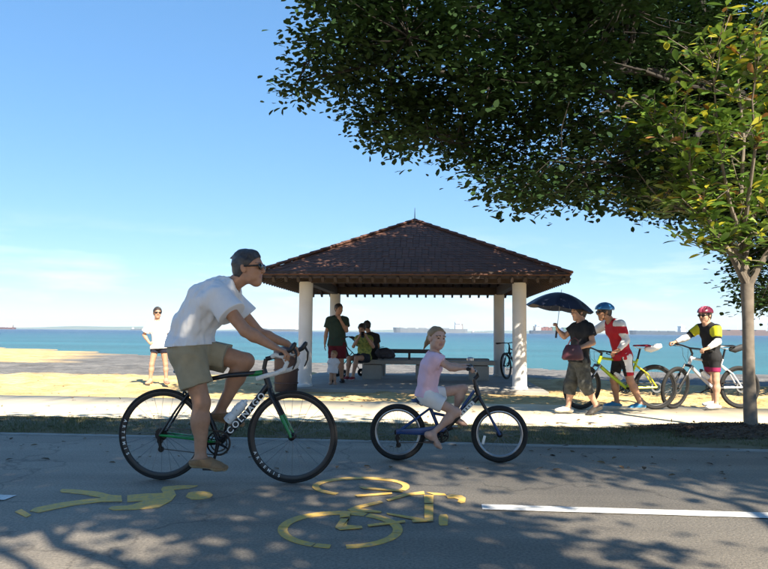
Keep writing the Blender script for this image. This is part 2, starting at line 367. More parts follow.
g0 = ground(2, 498); wline3(g0 - dR*3.0, g0 + dR*.06, .135, 'white painted dash beyond the feet of the walking figure symbol')

# sea
def sea_mat():
    M = bpy.data.materials.new('sea water'); M.use_nodes = True; t = M.node_tree; l = t.links.new; b = t.nodes['Principled BSDF']
    co = N(t, 'ShaderNodeTexCoord'); sx = N(t, 'ShaderNodeSeparateXYZ'); l(co.outputs['Object'], sx.inputs[0])
    mr = N(t, 'ShaderNodeMapRange'); mr.inputs[1].default_value = 30; mr.inputs[2].default_value = 700; l(sx.outputs[1], mr.inputs[0])
    r = N(t, 'ShaderNodeValToRGB'); el = r.color_ramp.elements      # shallow sandy bottom to deep water
    el[0].color = (.026, .130, .150, 1); el[1].color = (.005, .026, .075, 1); e = el.new(.12); e.color = (.017, .100, .130, 1); e = el.new(.4); e.color = (.008, .052, .10, 1)
    l(mr.outputs[0], r.inputs[0])
    n1 = N(t, 'ShaderNodeTexNoise'); n1.inputs['Scale'].default_value = .05; n1.inputs['Detail'].default_value = 7
    mp = N(t, 'ShaderNodeMapping'); mp.inputs['Scale'].default_value = (.25, 1.6, 1); l(co.outputs['Object'], mp.inputs[0]); l(mp.outputs[0], n1.inputs[0])
    rr = N(t, 'ShaderNodeValToRGB'); el = rr.color_ramp.elements; el[0].position = .33; el[0].color = (.78, .78, .8, 1); el[1].position = .68; el[1].color = (1.2, 1.2, 1.18, 1); l(n1.outputs[0], rr.inputs[0])
    mm = N(t, 'ShaderNodeMix', data_type='RGBA', blend_type='MULTIPLY'); mm.inputs[0].default_value = 1; l(r.outputs[0], mm.inputs[6]); l(rr.outputs[0], mm.inputs[7]); l(mm.outputs[2], b.inputs['Base Color'])
    b.inputs['Roughness'].default_value = .22; b.inputs['IOR'].default_value = 1.33; b.inputs['Specular IOR Level'].default_value = .09
    w = N(t, 'ShaderNodeTexNoise'); w.inputs['Scale'].default_value = 1.1; w.inputs['Detail'].default_value = 8; w.inputs['Roughness'].default_value = .65
    mw = N(t, 'ShaderNodeMapping'); mw.inputs['Scale'].default_value = (.5, 1.3, 1); l(co.outputs['Object'], mw.inputs[0]); l(mw.outputs[0], w.inputs[0])
    bp = N(t, 'ShaderNodeBump'); bp.inputs['Strength'].default_value = 1; bp.inputs['Distance'].default_value = .45; l(w.outputs[0], bp.inputs['Height']); l(bp.outputs[0], b.inputs['Normal'])
    return M
mb = MB(); mb.add([(-9000, 18, -.62), (9000, 18, -.62), (9000, 9000, -.62), (-9000, 9000, -.62)], [(0, 1, 2, 3)])
tag(mb.build('sea', sea_mat(), smooth=False), kind='structure')
# low islands far over the water
def island(cx, cy, L, h, label, sd):
    n = 60; mb = MB(); vs = []; r = random.Random(sd); ph = [r.uniform(0, 6) for _ in range(4)]
    for i in range(n+1):
        t = i/n; e = math.sin(math.pi*t)**.7
        z = h*e*(.55+.2*math.sin(5*t+ph[0])+.15*math.sin(11*t+ph[1])+.1*math.sin(23*t+ph[2]))
        x = cx+(t-.5)*L; vs += [(x, cy-260*e, -1.5), (x, cy, max(z, -1.4)), (x, cy+260*e, -1.5)]
    mb.add(vs, [q for i in range(n) for q in ((3*i, 3*i+3, 3*i+4, 3*i+1), (3*i+1, 3*i+4, 3*i+5, 3*i+2))])
    o = mb.build('hill', mat('distant woodland', (.06, .09, .05), .9, (.09, .11, .06), .01)); tag(o, kind='structure')
island(-2500, 7600, 3600, 62, '', 3); island(600, 8000, 4200, 44, '', 5); island(4200, 7800, 3200, 50, '', 8)
# ------------------------------------------------------------------ figures: signed distance volumes turned into one continuous surface
def nv(a): return np.asarray(a, float)
def un(a): a = nv(a); return a/np.linalg.norm(a)
class Vol:
    def __init__(s, lo, hi, h):
        s.lo = nv(lo); s.h = h; s.n = np.ceil((nv(hi)-s.lo)/h).astype(int)+1
        s.D = np.full(s.n, .15, dtype=np.float32)
    def blk(s, lo, hi):
        a = np.clip(np.floor((lo-s.lo)/s.h).astype(int), 0, s.n-1); b = np.clip(np.ceil((hi-s.lo)/s.h).astype(int)+1, 1, s.n)
        sl = tuple(slice(i, j) for i, j in zip(a, b))
        g = [((np.arange(i, j))*s.h+o).astype(np.float32) for i, j, o in zip(a, b, s.lo)]
        return sl, np.stack(np.meshgrid(*g, indexing='ij'), -1)
    def put(s, fn, lo, hi, k=.02, op='u'):
        pad = k+4*s.h; sl, P = s.blk(nv(lo)-pad, nv(hi)+pad)
        if P.size == 0: return
        d = fn(P); c = s.D[sl]
        if op == 'u':
            t = np.clip(.5+.5*(c-d)/k, 0, 1); s.D[sl] = c*(1-t)+d*t-k*t*(1-t)
        elif op == 's':
            t = np.clip(.5-.5*(c+d)/k, 0, 1); s.D[sl] = c*(1-t)-d*t+k*t*(1-t)
    def cone(s, a, b, ra, rb, k=.02, L=None, fl=1.0, cap=None, op='u', capa=None):
        """rounded cone; L/fl stretches the section fl times along L; cap cuts it flat at b, capa at a"""
        a, b = nv(a), nv(b); ab = b-a; m_ = max(ra, rb)*max(fl, 1)
        d0 = un(ab)
        if L is not None:
            L = un(L); ab2 = ab - L*(ab@L)*(1-1/fl)
        else: ab2 = ab
        dd = ab2@ab2
        def fn(P):
            q = P-a.astype(np.float32)
            if L is not None: q2 = q - L*(q@L)[..., None]*(1-1/fl)
            else: q2 = q
            t = np.clip(q2@ab2/dd, 0, 1)
            d = np.linalg.norm(q2-t[..., None]*ab2, axis=-1)-(ra+(rb-ra)*t)
            if cap is not None: d = np.maximum(d, q@d0-np.linalg.norm(ab)*cap)
            if capa is not None: d = np.maximum(d, -(q@d0)+np.linalg.norm(ab)*capa)
            return d
        s.put(fn, np.minimum(a, b)-m_, np.maximum(a, b)+m_, k, op)
    def ell(s, c, r, A=None, k=.02, op='u', cut=None):
        """ellipsoid with axes A (rows), cut: list of (point, normal) half-spaces removed"""
        c = nv(c); r = nv(r); A = np.eye(3) if A is None else nv(A); m_ = r.max()
        def fn(P):
            q = (P-c)@A.T; k0 = np.linalg.norm(q/r, axis=-1); k1 = np.linalg.norm(q/r**2, axis=-1)+1e-6
            d = np.where(k0 < .3, -(r.min())*(1-k0), k0*(k0-1)/k1)
            for p, n in (cut or ()): d = np.maximum(d, (P-nv(p))@un(n))
            return d
        s.put(fn, c-m_, c+m_, k, op)
    def plane(s, p, n, k=None):
        sl, P = s.blk(s.lo, s.lo+s.n*s.h); s.D = np.maximum(s.D, ((P-nv(p))@un(n)).astype(np.float32))
    def wob(s, amp, fr, seed=0, L=None):
        """cloth folds"""
        sl, P = s.blk(s.lo, s.lo+s.n*s.h); r = np.random.default_rng(seed)
        w = 0
        for i in range(5):
            d = r.normal(size=3)
            if L is not None: d = d - un(L)*(d@un(L))*.7
            d = un(d)*fr*r.uniform(.6, 1.5); e = un(r.normal(size=3))*fr*.5
            w = w + np.sin(P@d + 1.6*np.sin(P@e+r.uniform(0, 6)) + r.uniform(0, 6))
        s.D = s.D + (w*amp/2.2).astype(np.float32)*(np.abs(s.D) < .05)
    def mesh(s):
        D = s.D; S = D < 0
        n = np.array(D.shape)-1
        c = [S[i:i+n[0], j:j+n[1], k:k+n[2]] for i in (0, 1) for j in (0, 1) for k in (0, 1)]
        cnt = sum(x.astype(np.int8) for x in c); act = (cnt > 0) & (cnt < 8)
        ii = np.argwhere(act)
        vid = np.full(act.shape, -1, dtype=np.int64); vid[act] = np.arange(len(ii))
        acc = np.zeros((len(ii), 3)); num = np.zeros(len(ii))
        off = [(i, j, k) for i in (0, 1) for j in (0, 1) for k in (0, 1)]
        val = [D[ii[:, 0]+o[0], ii[:, 1]+o[1], ii[:, 2]+o[2]] for o in off]
        for a in range(8):
            for b in range(a+1, 8):
                df = np.abs(nv(off[a])-nv(off[b])).sum()
                if df != 1: continue
                A_, B_ = val[a], val[b]; mk = (A_ < 0) != (B_ < 0)
                t = np.where(mk, A_/(A_-B_+1e-12), 0)
                p = nv(off[a]) + t[:, None]*(nv(off[b])-nv(off[a]))
                acc += p*mk[:, None]; num += mk
        V = (acc/num[:, None]+ii)*s.h+s.lo
        Fs = []
        for ax in range(3):
            o1, o2 = [x for x in range(3) if x != ax]
            s0 = [slice(None)]*3; s1 = [slice(None)]*3; s0[ax] = slice(0, -1); s1[ax] = slice(1, None)
            A_ = S[tuple(s0)]; B_ = S[tuple(s1)]
            e = np.argwhere(A_ != B_)
            ok = (e[:, o1] > 0) & (e[:, o2] > 0) & (e[:, o1] < n[o1]) & (e[:, o2] < n[o2]); e = e[ok]
            fl = A_[e[:, 0], e[:, 1], e[:, 2]]
            q = []
            for d1, d2 in ((1, 1), (0, 1), (0, 0), (1, 0)):
                x = e.copy(); x[:, o1] -= d1; x[:, o2] -= d2; q.append(vid[x[:, 0], x[:, 1], x[:, 2]])
            q = np.stack(q, -1)
            if ax == 1: fl = ~fl
            q[~fl] = q[~fl][:, ::-1]
            Fs.append(q)
        return V, np.concatenate(Fs)
    def build(s, name, mats, parent, pick=None):
        V, Fq = s.mesh()
        if len(Fq) == 0: return None
        mi = pick(V[Fq].mean(1)) if pick else None
        return link(name, mesh(name, V, Fq, mats, True, mi), parent)

SKIN = lambda nm, c: mat('skin '+nm, c, .5, tuple(x*.86 for x in c), 30, .0006, 300, spec=.4)
LIP = mat('lips', (.33, .16, .125), .5); EYE = mat('eye', (.05, .03, .02), .15); BROW = mat('eyebrow hair', (.11, .07, .045), .8)
def cloth(nm, c, c2=None, rough=.85): return mat('cloth '+nm, c, rough, c2 or tuple(x*.9 for x in c), 14, .0012, 220, spec=.2)

class Person:
    """J: joints in the figure's own frame (x right in the picture, y away, z up), base on the ground"""
    def __init__(s, root, J, hgt=1.72, g=1.0, vox=.0075, skin=None, hs=1.0, child=False):
        s.child = child
        s.root, s.J, s.k, s.g, s.h, s.hs = root, {a: nv(b) for a, b in J.items()}, hgt/1.72, g, vox, hs
        s.skin = skin or SKIN('fair', (.50, .31, .22))
    def bounds(s, names, pad):
        P = np.array([s.J[n] for n in names]); return P.min(0)-pad, P.max(0)+pad
    def torso(s, v, off, k=.05):
        J, r = s.J, s.k*s.g; L = J['shn']-J['shf']; Lp = J['hipn']-J['hipf']
        mid = J.get('mid', (J['pel']+J['chest'])/2); fl = 1.32
        v.cone(J['pel'], mid, .108*r+off, .098*r+off, k, Lp, fl); v.cone(mid, J['chest'], .098*r+off, .112*r+off, k, L, 1.36)
        top = J['chest']*.35+J['nk']*.65
        v.cone(J['chest'], top, .112*r+off, .066*r+off, k, L, 1.5)
        for q in 'nf':
            v.cone(J['nk']*.8+J['chest']*.2, J['sh'+q], .050*r+off, .052*r+off, .05)
            v.cone(J['pel'], J['hip'+q], .10*r+off, .096*r+off, .04)
    def leg(s, v, q, off=0, upto=9):
        J, r = s.J, s.k*s.g; h, kn, an = J['hip'+q], J['kn'+q], J['an'+q]
        v.cone(h, kn, .088*r+off, .054*r+off, .03)
        if upto < 2: return
        m_ = kn*.68+an*.32; sh = un(an-kn); th = un(kn-h); back = sh*0
        b = -(th - sh*(th@sh)); back = un(b) if np.linalg.norm(b) > .15 else nv(J.get('back', (-1, 0, 0)))
        v.cone(kn, m_, .050*r+off, .050*r+off, .03); v.cone(m_, an, .050*r+off, .034*r+off, .03)
        v.ell(m_+back*.020*r, (.048*r, .048*r, .095*r), s.frame(sh), .03)
    def frame(s, z):
        z = un(z); x = np.cross((0, 1, 0), z); x = un(x) if np.linalg.norm(x) > .1 else nv((1, 0, 0)); return np.array([x, np.cross(z, x), z])
    def arm(s, v, q, off=0, upto=9):
        J, r = s.J, s.k*s.g; a, e, w = J['sh'+q], J['el'+q], J['wr'+q]
        v.cone(a, e, .050*r+off, .037*r+off, .03)
        if upto < 2: return
        m_ = e*.7+w*.3; v.cone(e, m_, .036*r+off, .039*r+off, .02); v.cone(m_, w, .039*r+off, .024*r+off, .02)
    def hand(s, v, q):
        J, k = s.J, s.k*1.03; w = J['wr'+q]; d = un(J['hd'+q]); pn = nv(J['pn'+q]); pn = un(pn-d*(pn@d)); t = np.cross(pn, d)
        if t@J['th'+q] < 0: t = -t
        c1, c2 = J.get('curl'+q, nv((35, 45)))
        w = w+d*.012*k; lens = (.07, .078, .072, .055); offs = (.028, .0095, -.0095, -.027)
        for i in range(4):
            kn = w + d*(.078-.006*abs(i-1))*k + t*offs[i]*k
            v.cone(w+t*offs[i]*.55*k, kn, .0125*k, .0105*k, .016)
            a = 0; p = kn
            for j, ang, ln in ((0, c1, .45), (1, c2, .32), (2, c2*.7, .24)):
                a += R(float(ang)); e = p + (d*math.cos(a)+pn*math.sin(a))*lens[i]*ln*1.0*k; v.cone(p, e, (.0092-.0008*j)*k, (.0086-.0009*j)*k, .003); p = e
        b = w+d*.012*k+t*.02*k; p1 = b+(t*.62+d*.62+pn*.42)*.038*k; p2 = p1+(t*.15+d*.8+pn*.55)*.032*k
        v.cone(b, p1, .0125*k, .0105*k, .01); v.cone(p1, p2, .0098*k, .008*k, .004); v.cone(p2, p2+(d*.7+pn*.7)*.014*k, .008*k, .0065*k, .003)
    def foot(s, v, q, off=0, k=.02):
        J, r = s.J, s.k; an, to = J['an'+q], J['to'+q]; d = un(to-an*1.0); u = s.J['fu'+q] if 'fu'+q in J else nv((0, 0, 1)); u = un(u - d*(u@d)*0)
        f = J['fd'+q] if 'fd'+q in J else un(nv((to-an)[0:3])*nv((1, 1, 0)))
        f = un(f); u = un(u-f*(u@f)); L = np.cross(f, u)
        sole = an-u*.062*r
        heel = sole-f*.035*r+u*.028*r; ball = sole+f*.13*r+u*.02*r; tip = sole+f*.185*r+u*.016*r
        v.cone(an, heel, .036*r+off, .031*r+off, k); v.cone(an+f*.01, ball, .034*r+off, .021*r+off, k+.01, L, 1.5); v.cone(heel, ball, .027*r+off, .022*r+off, k, L, 1.5)
        v.cone(ball, tip, .021*r+off, .014*r+off, k, L, 2.1)
        return f, u, L, sole
    def headframe(s):
        f = un(s.J['hf']); u = nv(s.J['hu']); u = un(u-f*(u@f)); return s.J['hd'], f, un(np.cross(f, u)), u
    def H(s, f, r, u): c, F_, R_, U_ = s.headframe(); k = s.k*s.hs; return c+(F_*f+R_*r+U_*u)*k
    def head(s, v):
        c, f, r, u = s.headframe(); k = s.k*s.hs; A = np.array([f, r, u]); P = s.H
        v.ell(P(-.012, 0, .034), nv((.096, .075, .083))*k, A, .02)
        ch = s.child; v.cone(P(.028, 0, .012), P(.050, 0, -.070 if ch else -.085), .060*k, .038*k if ch else .034*k, .03*k)
        v.ell(P(.022, 0, -.046), nv((.062, .059, .052))*k, A, .025*k)
        for q in (-1, 1):
            v.ell(P(.02, .042*q, -.055), nv((.045, .017, .03))*k, A, .02*k)
            v.ell(P(.06, .036*q, -.018), nv((.026, .024, .022))*k, A, .018*k)      # cheek
            v.ell(P(.094, .032*q, .010), nv((.016, .021, .014))*k, A, .012*k, 's')
            v.ell(P(.078, .0315*q, .008), nv((.0125, .0135, .0115))*k, A, .003*k)
            v.ell(P(.079, .033*q, .028), nv((.013, .026, .008))*k, A, .012*k)
            ea = np.array([un(f*.9-r*q*.35+u*.15), un(r*q+f*.35), u])
            v.ell(P(-.008, .077*q, -.002), nv((.019, .008, .032))*k, ea, .006*k)
        v.ell(P(.060 if ch else .064, 0, -.080 if ch else -.092), nv((.020, .025, .017))*k, A, .02*k)
        nz = .096 if ch else .105; v.cone(P(.086, 0, .018), P(nz, 0, -.016), .0085*k, .0115*k, .010*k); v.ell(P(nz-.01, 0, -.022), nv((.013, .019, .008))*k, A, .008*k)
        v.ell(P(.077, 0, -.048), nv((.012, .025, .0065))*k, A, .007*k); v.ell(P(.0755, 0, -.059), nv((.012, .022, .0065))*k, A, .007*k)
        v.cone(s.J['nk'], P(-.028, 0, -.045), .058*s.k, .053*k, .025)
    def body(s, name='body', barefoot=(), names=None):
        J = s.J; names = names or [n for n in J if n[:2] in ('pe', 'ch', 'nk', 'sh', 'el', 'wr', 'hi', 'kn', 'an', 'to') or n == 'hd']
        lo, hi = s.bounds(names, .22); v = Vol(lo, hi, s.h)
        s.torso(v, -.006)
        for q in 'nf':
            s.arm(v, q); s.hand(v, q); s.leg(v, q)
            s.foot(v, q, -.006 if q not in barefoot else 0)
            if q in barefoot:                                   # toes
                f, u, L, so = s.foot(v, q, 0)
                for i in range(5):
                    a = so+f*(.165-.008*i)*s.k+L*(i-2)*.017*s.k+u*.014*s.k
                    v.cone(a, a+f*(.032-.003*i)*s.k, .0105*s.k, .0085*s.k, .004)
        s.head(v); c, f, r, u = s.headframe(); k = s.k*s.hs
        def pick(C):
            q = (C-c)/k; F_, R_, U_ = q@f, q@r, q@u; m_ = np.zeros(len(C), int)
            m_[(F_ > .07) & (np.abs(R_) < .026-.25*np.abs(U_+.0535)) & (np.abs(U_+.0535) < .0135) & (F_ > .076)] = 1
            m_[(F_ > .083) & (np.abs(np.abs(R_)-.0315) < .011) & (np.abs(U_-.008) < .0065)] = 2
            m_[(F_ > .055) & (np.abs(np.abs(R_)-.033) < .022) & (np.abs(U_-.0305-.004*(np.abs(R_) < .04)) < .0045)] = 3
            return m_
        return v.build(name, [s.skin, LIP, EYE, BROW], s.root, pick)
    # ---- clothing, hair, things worn
    def tee(s, m, off=.016, sleeve=.55, hem=.05, wide=.012, fold=.004, name='shirt', mats=None, pick=None, long=False, neck=.078, seed=1, low=None, cut=None):
        J = s.J; names = ['pel', 'chest', 'nk', 'shn', 'shf', 'eln', 'elf', 'hipn', 'hipf'] + (['wrn', 'wrf'] if long else [])
        lo, hi = s.bounds(names, .26*s.k); v = Vol(lo, hi, s.h)
        s.torso(v, off)
        d = un(J['pel']-J.get('mid', J['chest'])); e = J['pel']+d*hem
        Lp = J['hipn']-J['hipf']
        v.cone(J['pel'], e+d*.06, .112*s.k*s.g+off, .118*s.k*s.g+off+wide, .04, Lp, 1.36)
        if fold: v.wob(fold, 42, seed, L=d); v.wob(fold*.45, 95, seed+20, L=d)
        for q in 'nf':
            if long == q or long is True:
                pass
            r = s.k*s.g; b = J['sh'+q]+(J['el'+q]-J['sh'+q])*sleeve
            v.cone(J['sh'+q], b, .056*r+off, .050*r+off+wide*.8, .03, cap=1.0)
            if long is True:
                w = J['el'+q]*.12+J['wr'+q]*.88
                m_ = J['el'+q]*.7+J['wr'+q]*.3; v.cone(J['sh'+q], J['el'+q], .056*r+off*.6, .048*r+off*.6, .03); v.cone(J['el'+q], m_, .048*r+off*.5, .047*r+off*.5, .02); v.cone(m_, w, .047*r+off*.5, .032*r+off*.4, .02, cap=1.0)
        v.plane(e, d) if cut is None else v.plane(*cut)
        c, f, r_, u = s.headframe(); nd = un(J['hd']-J['nk'])
        v.cone(J['nk']+nd*.012+f*.012*s.k, J['nk']+nd*.2, neck*s.k, neck*1.15*s.k, .006, op='s')
        return v.build(name, mats or [m], s.root, pick)
    def shorts(s, m, frac=(.7, .7), off=.018, flare=.016, up=.09, fold=.004, name='shorts', mats=None, pick=None, k=.03, seed=3, long=None):
        J = s.J; lo, hi = s.bounds(['pel', 'hipn', 'hipf', 'knn', 'knf', 'mid' if 'mid' in J else 'chest'] + (['ann', 'anf'] if long else []), .24*s.k); v = Vol(lo, hi, s.h); r = s.k*s.g
        mid = J.get('mid', (J['pel']+J['chest'])/2); Lp = J['hipn']-J['hipf']
        v.cone(J['pel'], mid, .108*r+off, .1*r+off, .04, Lp, 1.32)
        if fold: v.wob(fold, 38, seed)
        for i, q in enumerate('nf'):
            h, kn = J['hip'+q], J['kn'+q]; b = h+(kn-h)*min(frac[i], 1)
            v.cone(J['pel'], h, .10*r+off, .098*r+off, k)
            ra, rb = .09*r+off, (.088-.034*min(frac[i], 1))*r+off+flare
            v.cone(h, b, ra, rb, k, cap=1.0 if not long else None)
            if long:
                an = J['an'+q]; e = kn+(an-kn)*long; v.cone(kn, e, rb, .048*r+off+flare*.7, .03, cap=1.0)
        if fold: v.wob(fold*.6, 60, seed+1)
        up_ = un(mid-J['pel']); v.plane(J['pel']+up_*up, up_)
        return v.build(name, mats or [m], s.root, pick)
    def shoe(s, q, m, sole, name='shoe', off=.008):
        J = s.J; an = J['an'+q]; lo, hi = an-.3*s.k, an+.3*s.k; v = Vol(lo, hi, min(s.h, .006))
        f, u, L, so = s.foot(v, q, off); v.plane(an-u*.005*s.k+f*0, u-f*.25)
        pk = lambda C: ((C-so)@u < .012*s.k).astype(int)
        v.plane(so-u*.012*s.k, -u)
        return v.build(name, [m, sole], s.root, pk)
    def hair(s, m, thick=.013, line=((.088, .072), (-.012, -.055)), name='hair', extra=None, lump=.004):
        c, f, r, u = s.headframe(); k = s.k*s.hs; A = np.array([f, r, u]); v = Vol(c-.26*k, c+.26*k, min(s.h, .006)); P = s.H
        v.ell(P(-.014, 0, .034), (nv((.096, .076, .084))+thick)*k, A, .02); v.ell(P(-.045, 0, -.03), (nv((.052, .058, .05))+thick*.6)*k, A, .03)
        if lump: v.wob(lump, 110, 5)
        (f0, u0), (f1, u1) = line; d = nv((f1-f0, u1-u0)); n2 = nv((-d[1], d[0])); n2 = n2/np.linalg.norm(n2)
        n = f*n2[0]+u*n2[1]
        if n@(-f+u) > 0: n = -n
        v.plane(P(f0, 0, u0), n)
        if extra: extra(v, P, k, f, r, u)
        return v.build(name, [m], s.root)
    def glasses(s, m, name='sunglasses'):
        c, f, r, u = s.headframe(); k = s.k*s.hs; A = np.array([f, r, u]); v = Vol(c-.14*k, c+.14*k, .004); P = s.H
        for q in (-1, 1):
            v.ell(P(.094, .033*q, .010), nv((.009, .031, .021))*k, A, .004)
            v.cone(P(.088, .058*q, .016), P(.0, .081*q, .012), .0065*k, .0055*k, .003)
        v.cone(P(.098, -.015, .016), P(.098, .015, .016), .005*k, .005*k, .004)
        return v.build(name, [m], s.root)
    def helmet(s, m, m2, name='helmet'):
        c, f, r, u = s.headframe(); k = s.k*s.hs; A = np.array([f, r, u]); v = Vol(c-.24*k, c+.26*k, min(s.h, .006)); P = s.H
        v.ell(P(-.012, 0, .042), nv((.138, .104, .104))*k, A, .02, cut=[(P(.1, 0, .052), -u*1.0+f*.12)])
        v.cone(P(-.06, 0, .05), P(-.125, 0, .045), .07*k, .035*k, .03, r, 1.2)
        for y in (-.055, -.02, .02, .055):
            for x in (-.07, .0, .065):
                z = .042+math.sqrt(max(0, 1-(x+.012)**2/.138**2-y**2/.104**2))*.104
                v.ell(P(x, y, z), nv((.030, .011, .030))*k, A, .004, 's')
        v.plane(P(.0, 0, .03), -u+f*.1)
        pk = lambda C: (np.abs((C-c)@r/k) < .026).astype(int)
        o = v.build(name, [m, m2], s.root, pk)
        mb = MB(); 
        for q in (-1, 1): mb.tube([P(.02, .088*q, .035), P(.02, .082*q, -.03), P(.035, .05*q, -.09), P(.045, 0, -.112)], .004*k, 6)
        mb.build('strap', mat('black strap', (.01, .01, .01), .7), o); return o
# ------------------------------------------------------------------ bicycles
RUB = mat('tyre rubber', (.009, .009, .0095), .8, (.016, .0155, .015), 40, .001, 200)
BLK = mat('black paint', (.012, .012, .014), .35); BLKM = mat('black anodised metal', (.02, .02, .022), .4, metal=.6)
STEEL = mat('steel', (.45, .45, .46), .3, metal=1.0); ALU = mat('brushed aluminium', (.55, .55, .56), .38, metal=.9)
SPK = mat('spoke steel', (.22, .22, .23), .4, metal=.8)
def text_mesh(body, size, material, parent, M, name='lettering', bold=0.0, ext=.0006, space=1.0):
    cu_ = bpy.data.curves.new(name, 'FONT'); cu_.body = body; cu_.size = size; cu_.extrude = ext; cu_.offset = bold; cu_.space_character = space; cu_.align_x = 'CENTER'; cu_.align_y = 'CENTER'
    o = bpy.data.objects.new(name, cu_); COL.objects.link(o)
    dg = bpy.context.evaluated_depsgraph_get(); me = bpy.data.meshes.new_from_object(o.evaluated_get(dg)); bpy.data.objects.remove(o)
    me.transform(M); me.materials.clear(); me.materials.append(material)
    return link(name, me, parent)
def wheel(parent, x, R_, tr, rim, rimmat, nsp, pos='wheel', z=None, hubr=.018, disc=False, rimtext=None):
    z = R_ if z is None else z; c = Vector((x, 0, z)); rr = R_-2*tr
    mb = MB(); n = 64
    mb.lathe([(rr+.004, -.011), (rr+.004, .011), (rr-.003, .012), (rr-rim, .006), (rr-rim-.003, 0), (rr-rim, -.006), (rr-.003, -.012), (rr+.004, -.011)], n, 'y')
    w = mb.build('wheel', rimmat, parent, loc=c)
    mb = MB(); mb.lathe([(R_-tr+tr*math.cos(a), tr*1.0*math.sin(a)) for a in [2*math.pi*i/10 for i in range(11)]], 72, 'y')
    mb.build('tyre', RUB, w)
    mb = MB(); mb.lathe([(.001, -.055), (.008, -.055), (.008, -.045), (hubr+.008, -.034), (hubr+.008, -.03), (hubr*.7, -.025), (hubr*.7, .025), (hubr+.008, .03), (hubr+.008, .034), (.008, .045), (.008, .055), (.001, .055)], 16, 'y')
    mb.build('hub', BLKM, w)
    mb = MB()
    for i in range(nsp):
        a = 2*math.pi*i/nsp; sgn = 1 if i % 2 else -1; b = a + (.55 if (i//2) % 2 else -.55)
        p0 = Vector((math.cos(b)*(hubr+.005), sgn*.032, math.sin(b)*(hubr+.005))); p1 = Vector((math.cos(a)*(rr-rim+.004), 0, math.sin(a)*(rr-rim+.004)))
        mb.tube([p0, p1], .0013, 4, cap=False)
    mb.build('spokes', SPK, w)
    if disc:
        mb = MB(); mb.lathe([(.055, .042), (.08, .042), (.08, .046), (.055, .046), (.055, .042)], 28, 'y'); mb.build('brake_disc', STEEL, w)
    return w
def drivetrain(root, bb, ax, ring, cogr, side, crank_a, clen, nearfeet=True, frame=None, pedw=.10, mats=(BLKM,), q=.075):
    s = side
    mb = MB(); mb.lathe([(ring-.012, s*.040), (ring, s*.040), (ring, s*.045), (ring-.012, s*.045), (ring-.012, s*.040)], 40, 'y', (bb[0], 0, bb[1]))
    mb.lathe([(ring*.72-.009, s*.033), (ring*.72, s*.033), (ring*.72, s*.037), (ring*.72-.009, s*.037), (ring*.72-.009, s*.033)], 32, 'y', (bb[0], 0, bb[1]))
    for i in range(5):
        a = 2*math.pi*i/5+crank_a; mb.tube([(bb[0], s*.043, bb[1]), (bb[0]+ring*.93*math.cos(a), s*.043, bb[1]+ring*.93*math.sin(a))], [.013, .007], 6)
    ch = mb.build('chainring', BLKM, root)
    mb = MB(); mb.lathe([(.001, -.06), (.02, -.06), (.02, .06), (.001, .06)], 14, 'y', (bb[0], 0, bb[1])); mb.build('bottom_bracket', BLKM, root)
    for sg, a in ((s, crank_a), (-s, crank_a+math.pi)):
        e = (bb[0]+clen*math.cos(a), bb[1]+clen*math.sin(a)); mb = MB()
        mb.tube([(bb[0], sg*.058, bb[1]), (bb[0]*.5+e[0]*.5, sg*.066, bb[1]*.5+e[1]*.5), (e[0], sg*q, e[1])], [.015, .011, .011], 8)
        cr_ = mb.build('crank', BLKM, root)
        mb = MB(); mb.box((e[0], sg*(q+.012+pedw/2), e[1]), (.085, pedw, .016)); mb.tube([(e[0], sg*q, e[1]), (e[0], sg*(q+.02+pedw), e[1])], .006, 8); mb.build('pedal', BLK, cr_, bevel=.003)
    # chain and sprockets
    mb = MB(); y = s*.042; up = [(bb[0], y, bb[1]+ring), (ax[0], y, ax[1]+cogr)]; dn = [(bb[0], y, bb[1]-ring), (ax[0]+.02, y, ax[1]-cogr-.055)]
    for l in (up, dn): mb.tube(l, .0038, 5)
    mb.tube([(bb[0]+ring*math.cos(a), y, bb[1]+ring*math.sin(a)) for a in np.linspace(-math.pi/2, math.pi/2, 14)], .0038, 5)
    mb.build('chain', mat('chain', (.08, .075, .07), .45, metal=.8), root)
    mb = MB()
    for i in range(6): mb.lathe([(.012, s*(.022+.004*i)), (cogr*(1-.1*i), s*(.022+.004*i)), (cogr*(1-.1*i), s*(.0245+.004*i)), (.012, s*(.0245+.004*i))], 24, 'y', (ax[0], 0, ax[1]))
    mb.build('cassette', BLKM, root)
    mb = MB(); c = Vector((ax[0]-.005, s*.045, ax[1]-.045)); mb.tube([(ax[0], s*.05, ax[1]-.005), c, (ax[0]+.012, s*.045, ax[1]-.12)], [.012, .014, .010], 8)
    for dz in (-.045, -.105): mb.lathe([(.001, -.006), (.022, -.006), (.022, .006), (.001, .006)], 16, 'y', (ax[0]+(.01 if dz < -.06 else 0), s*.042, ax[1]+dz))
    mb.build('derailleur', BLKM, root)
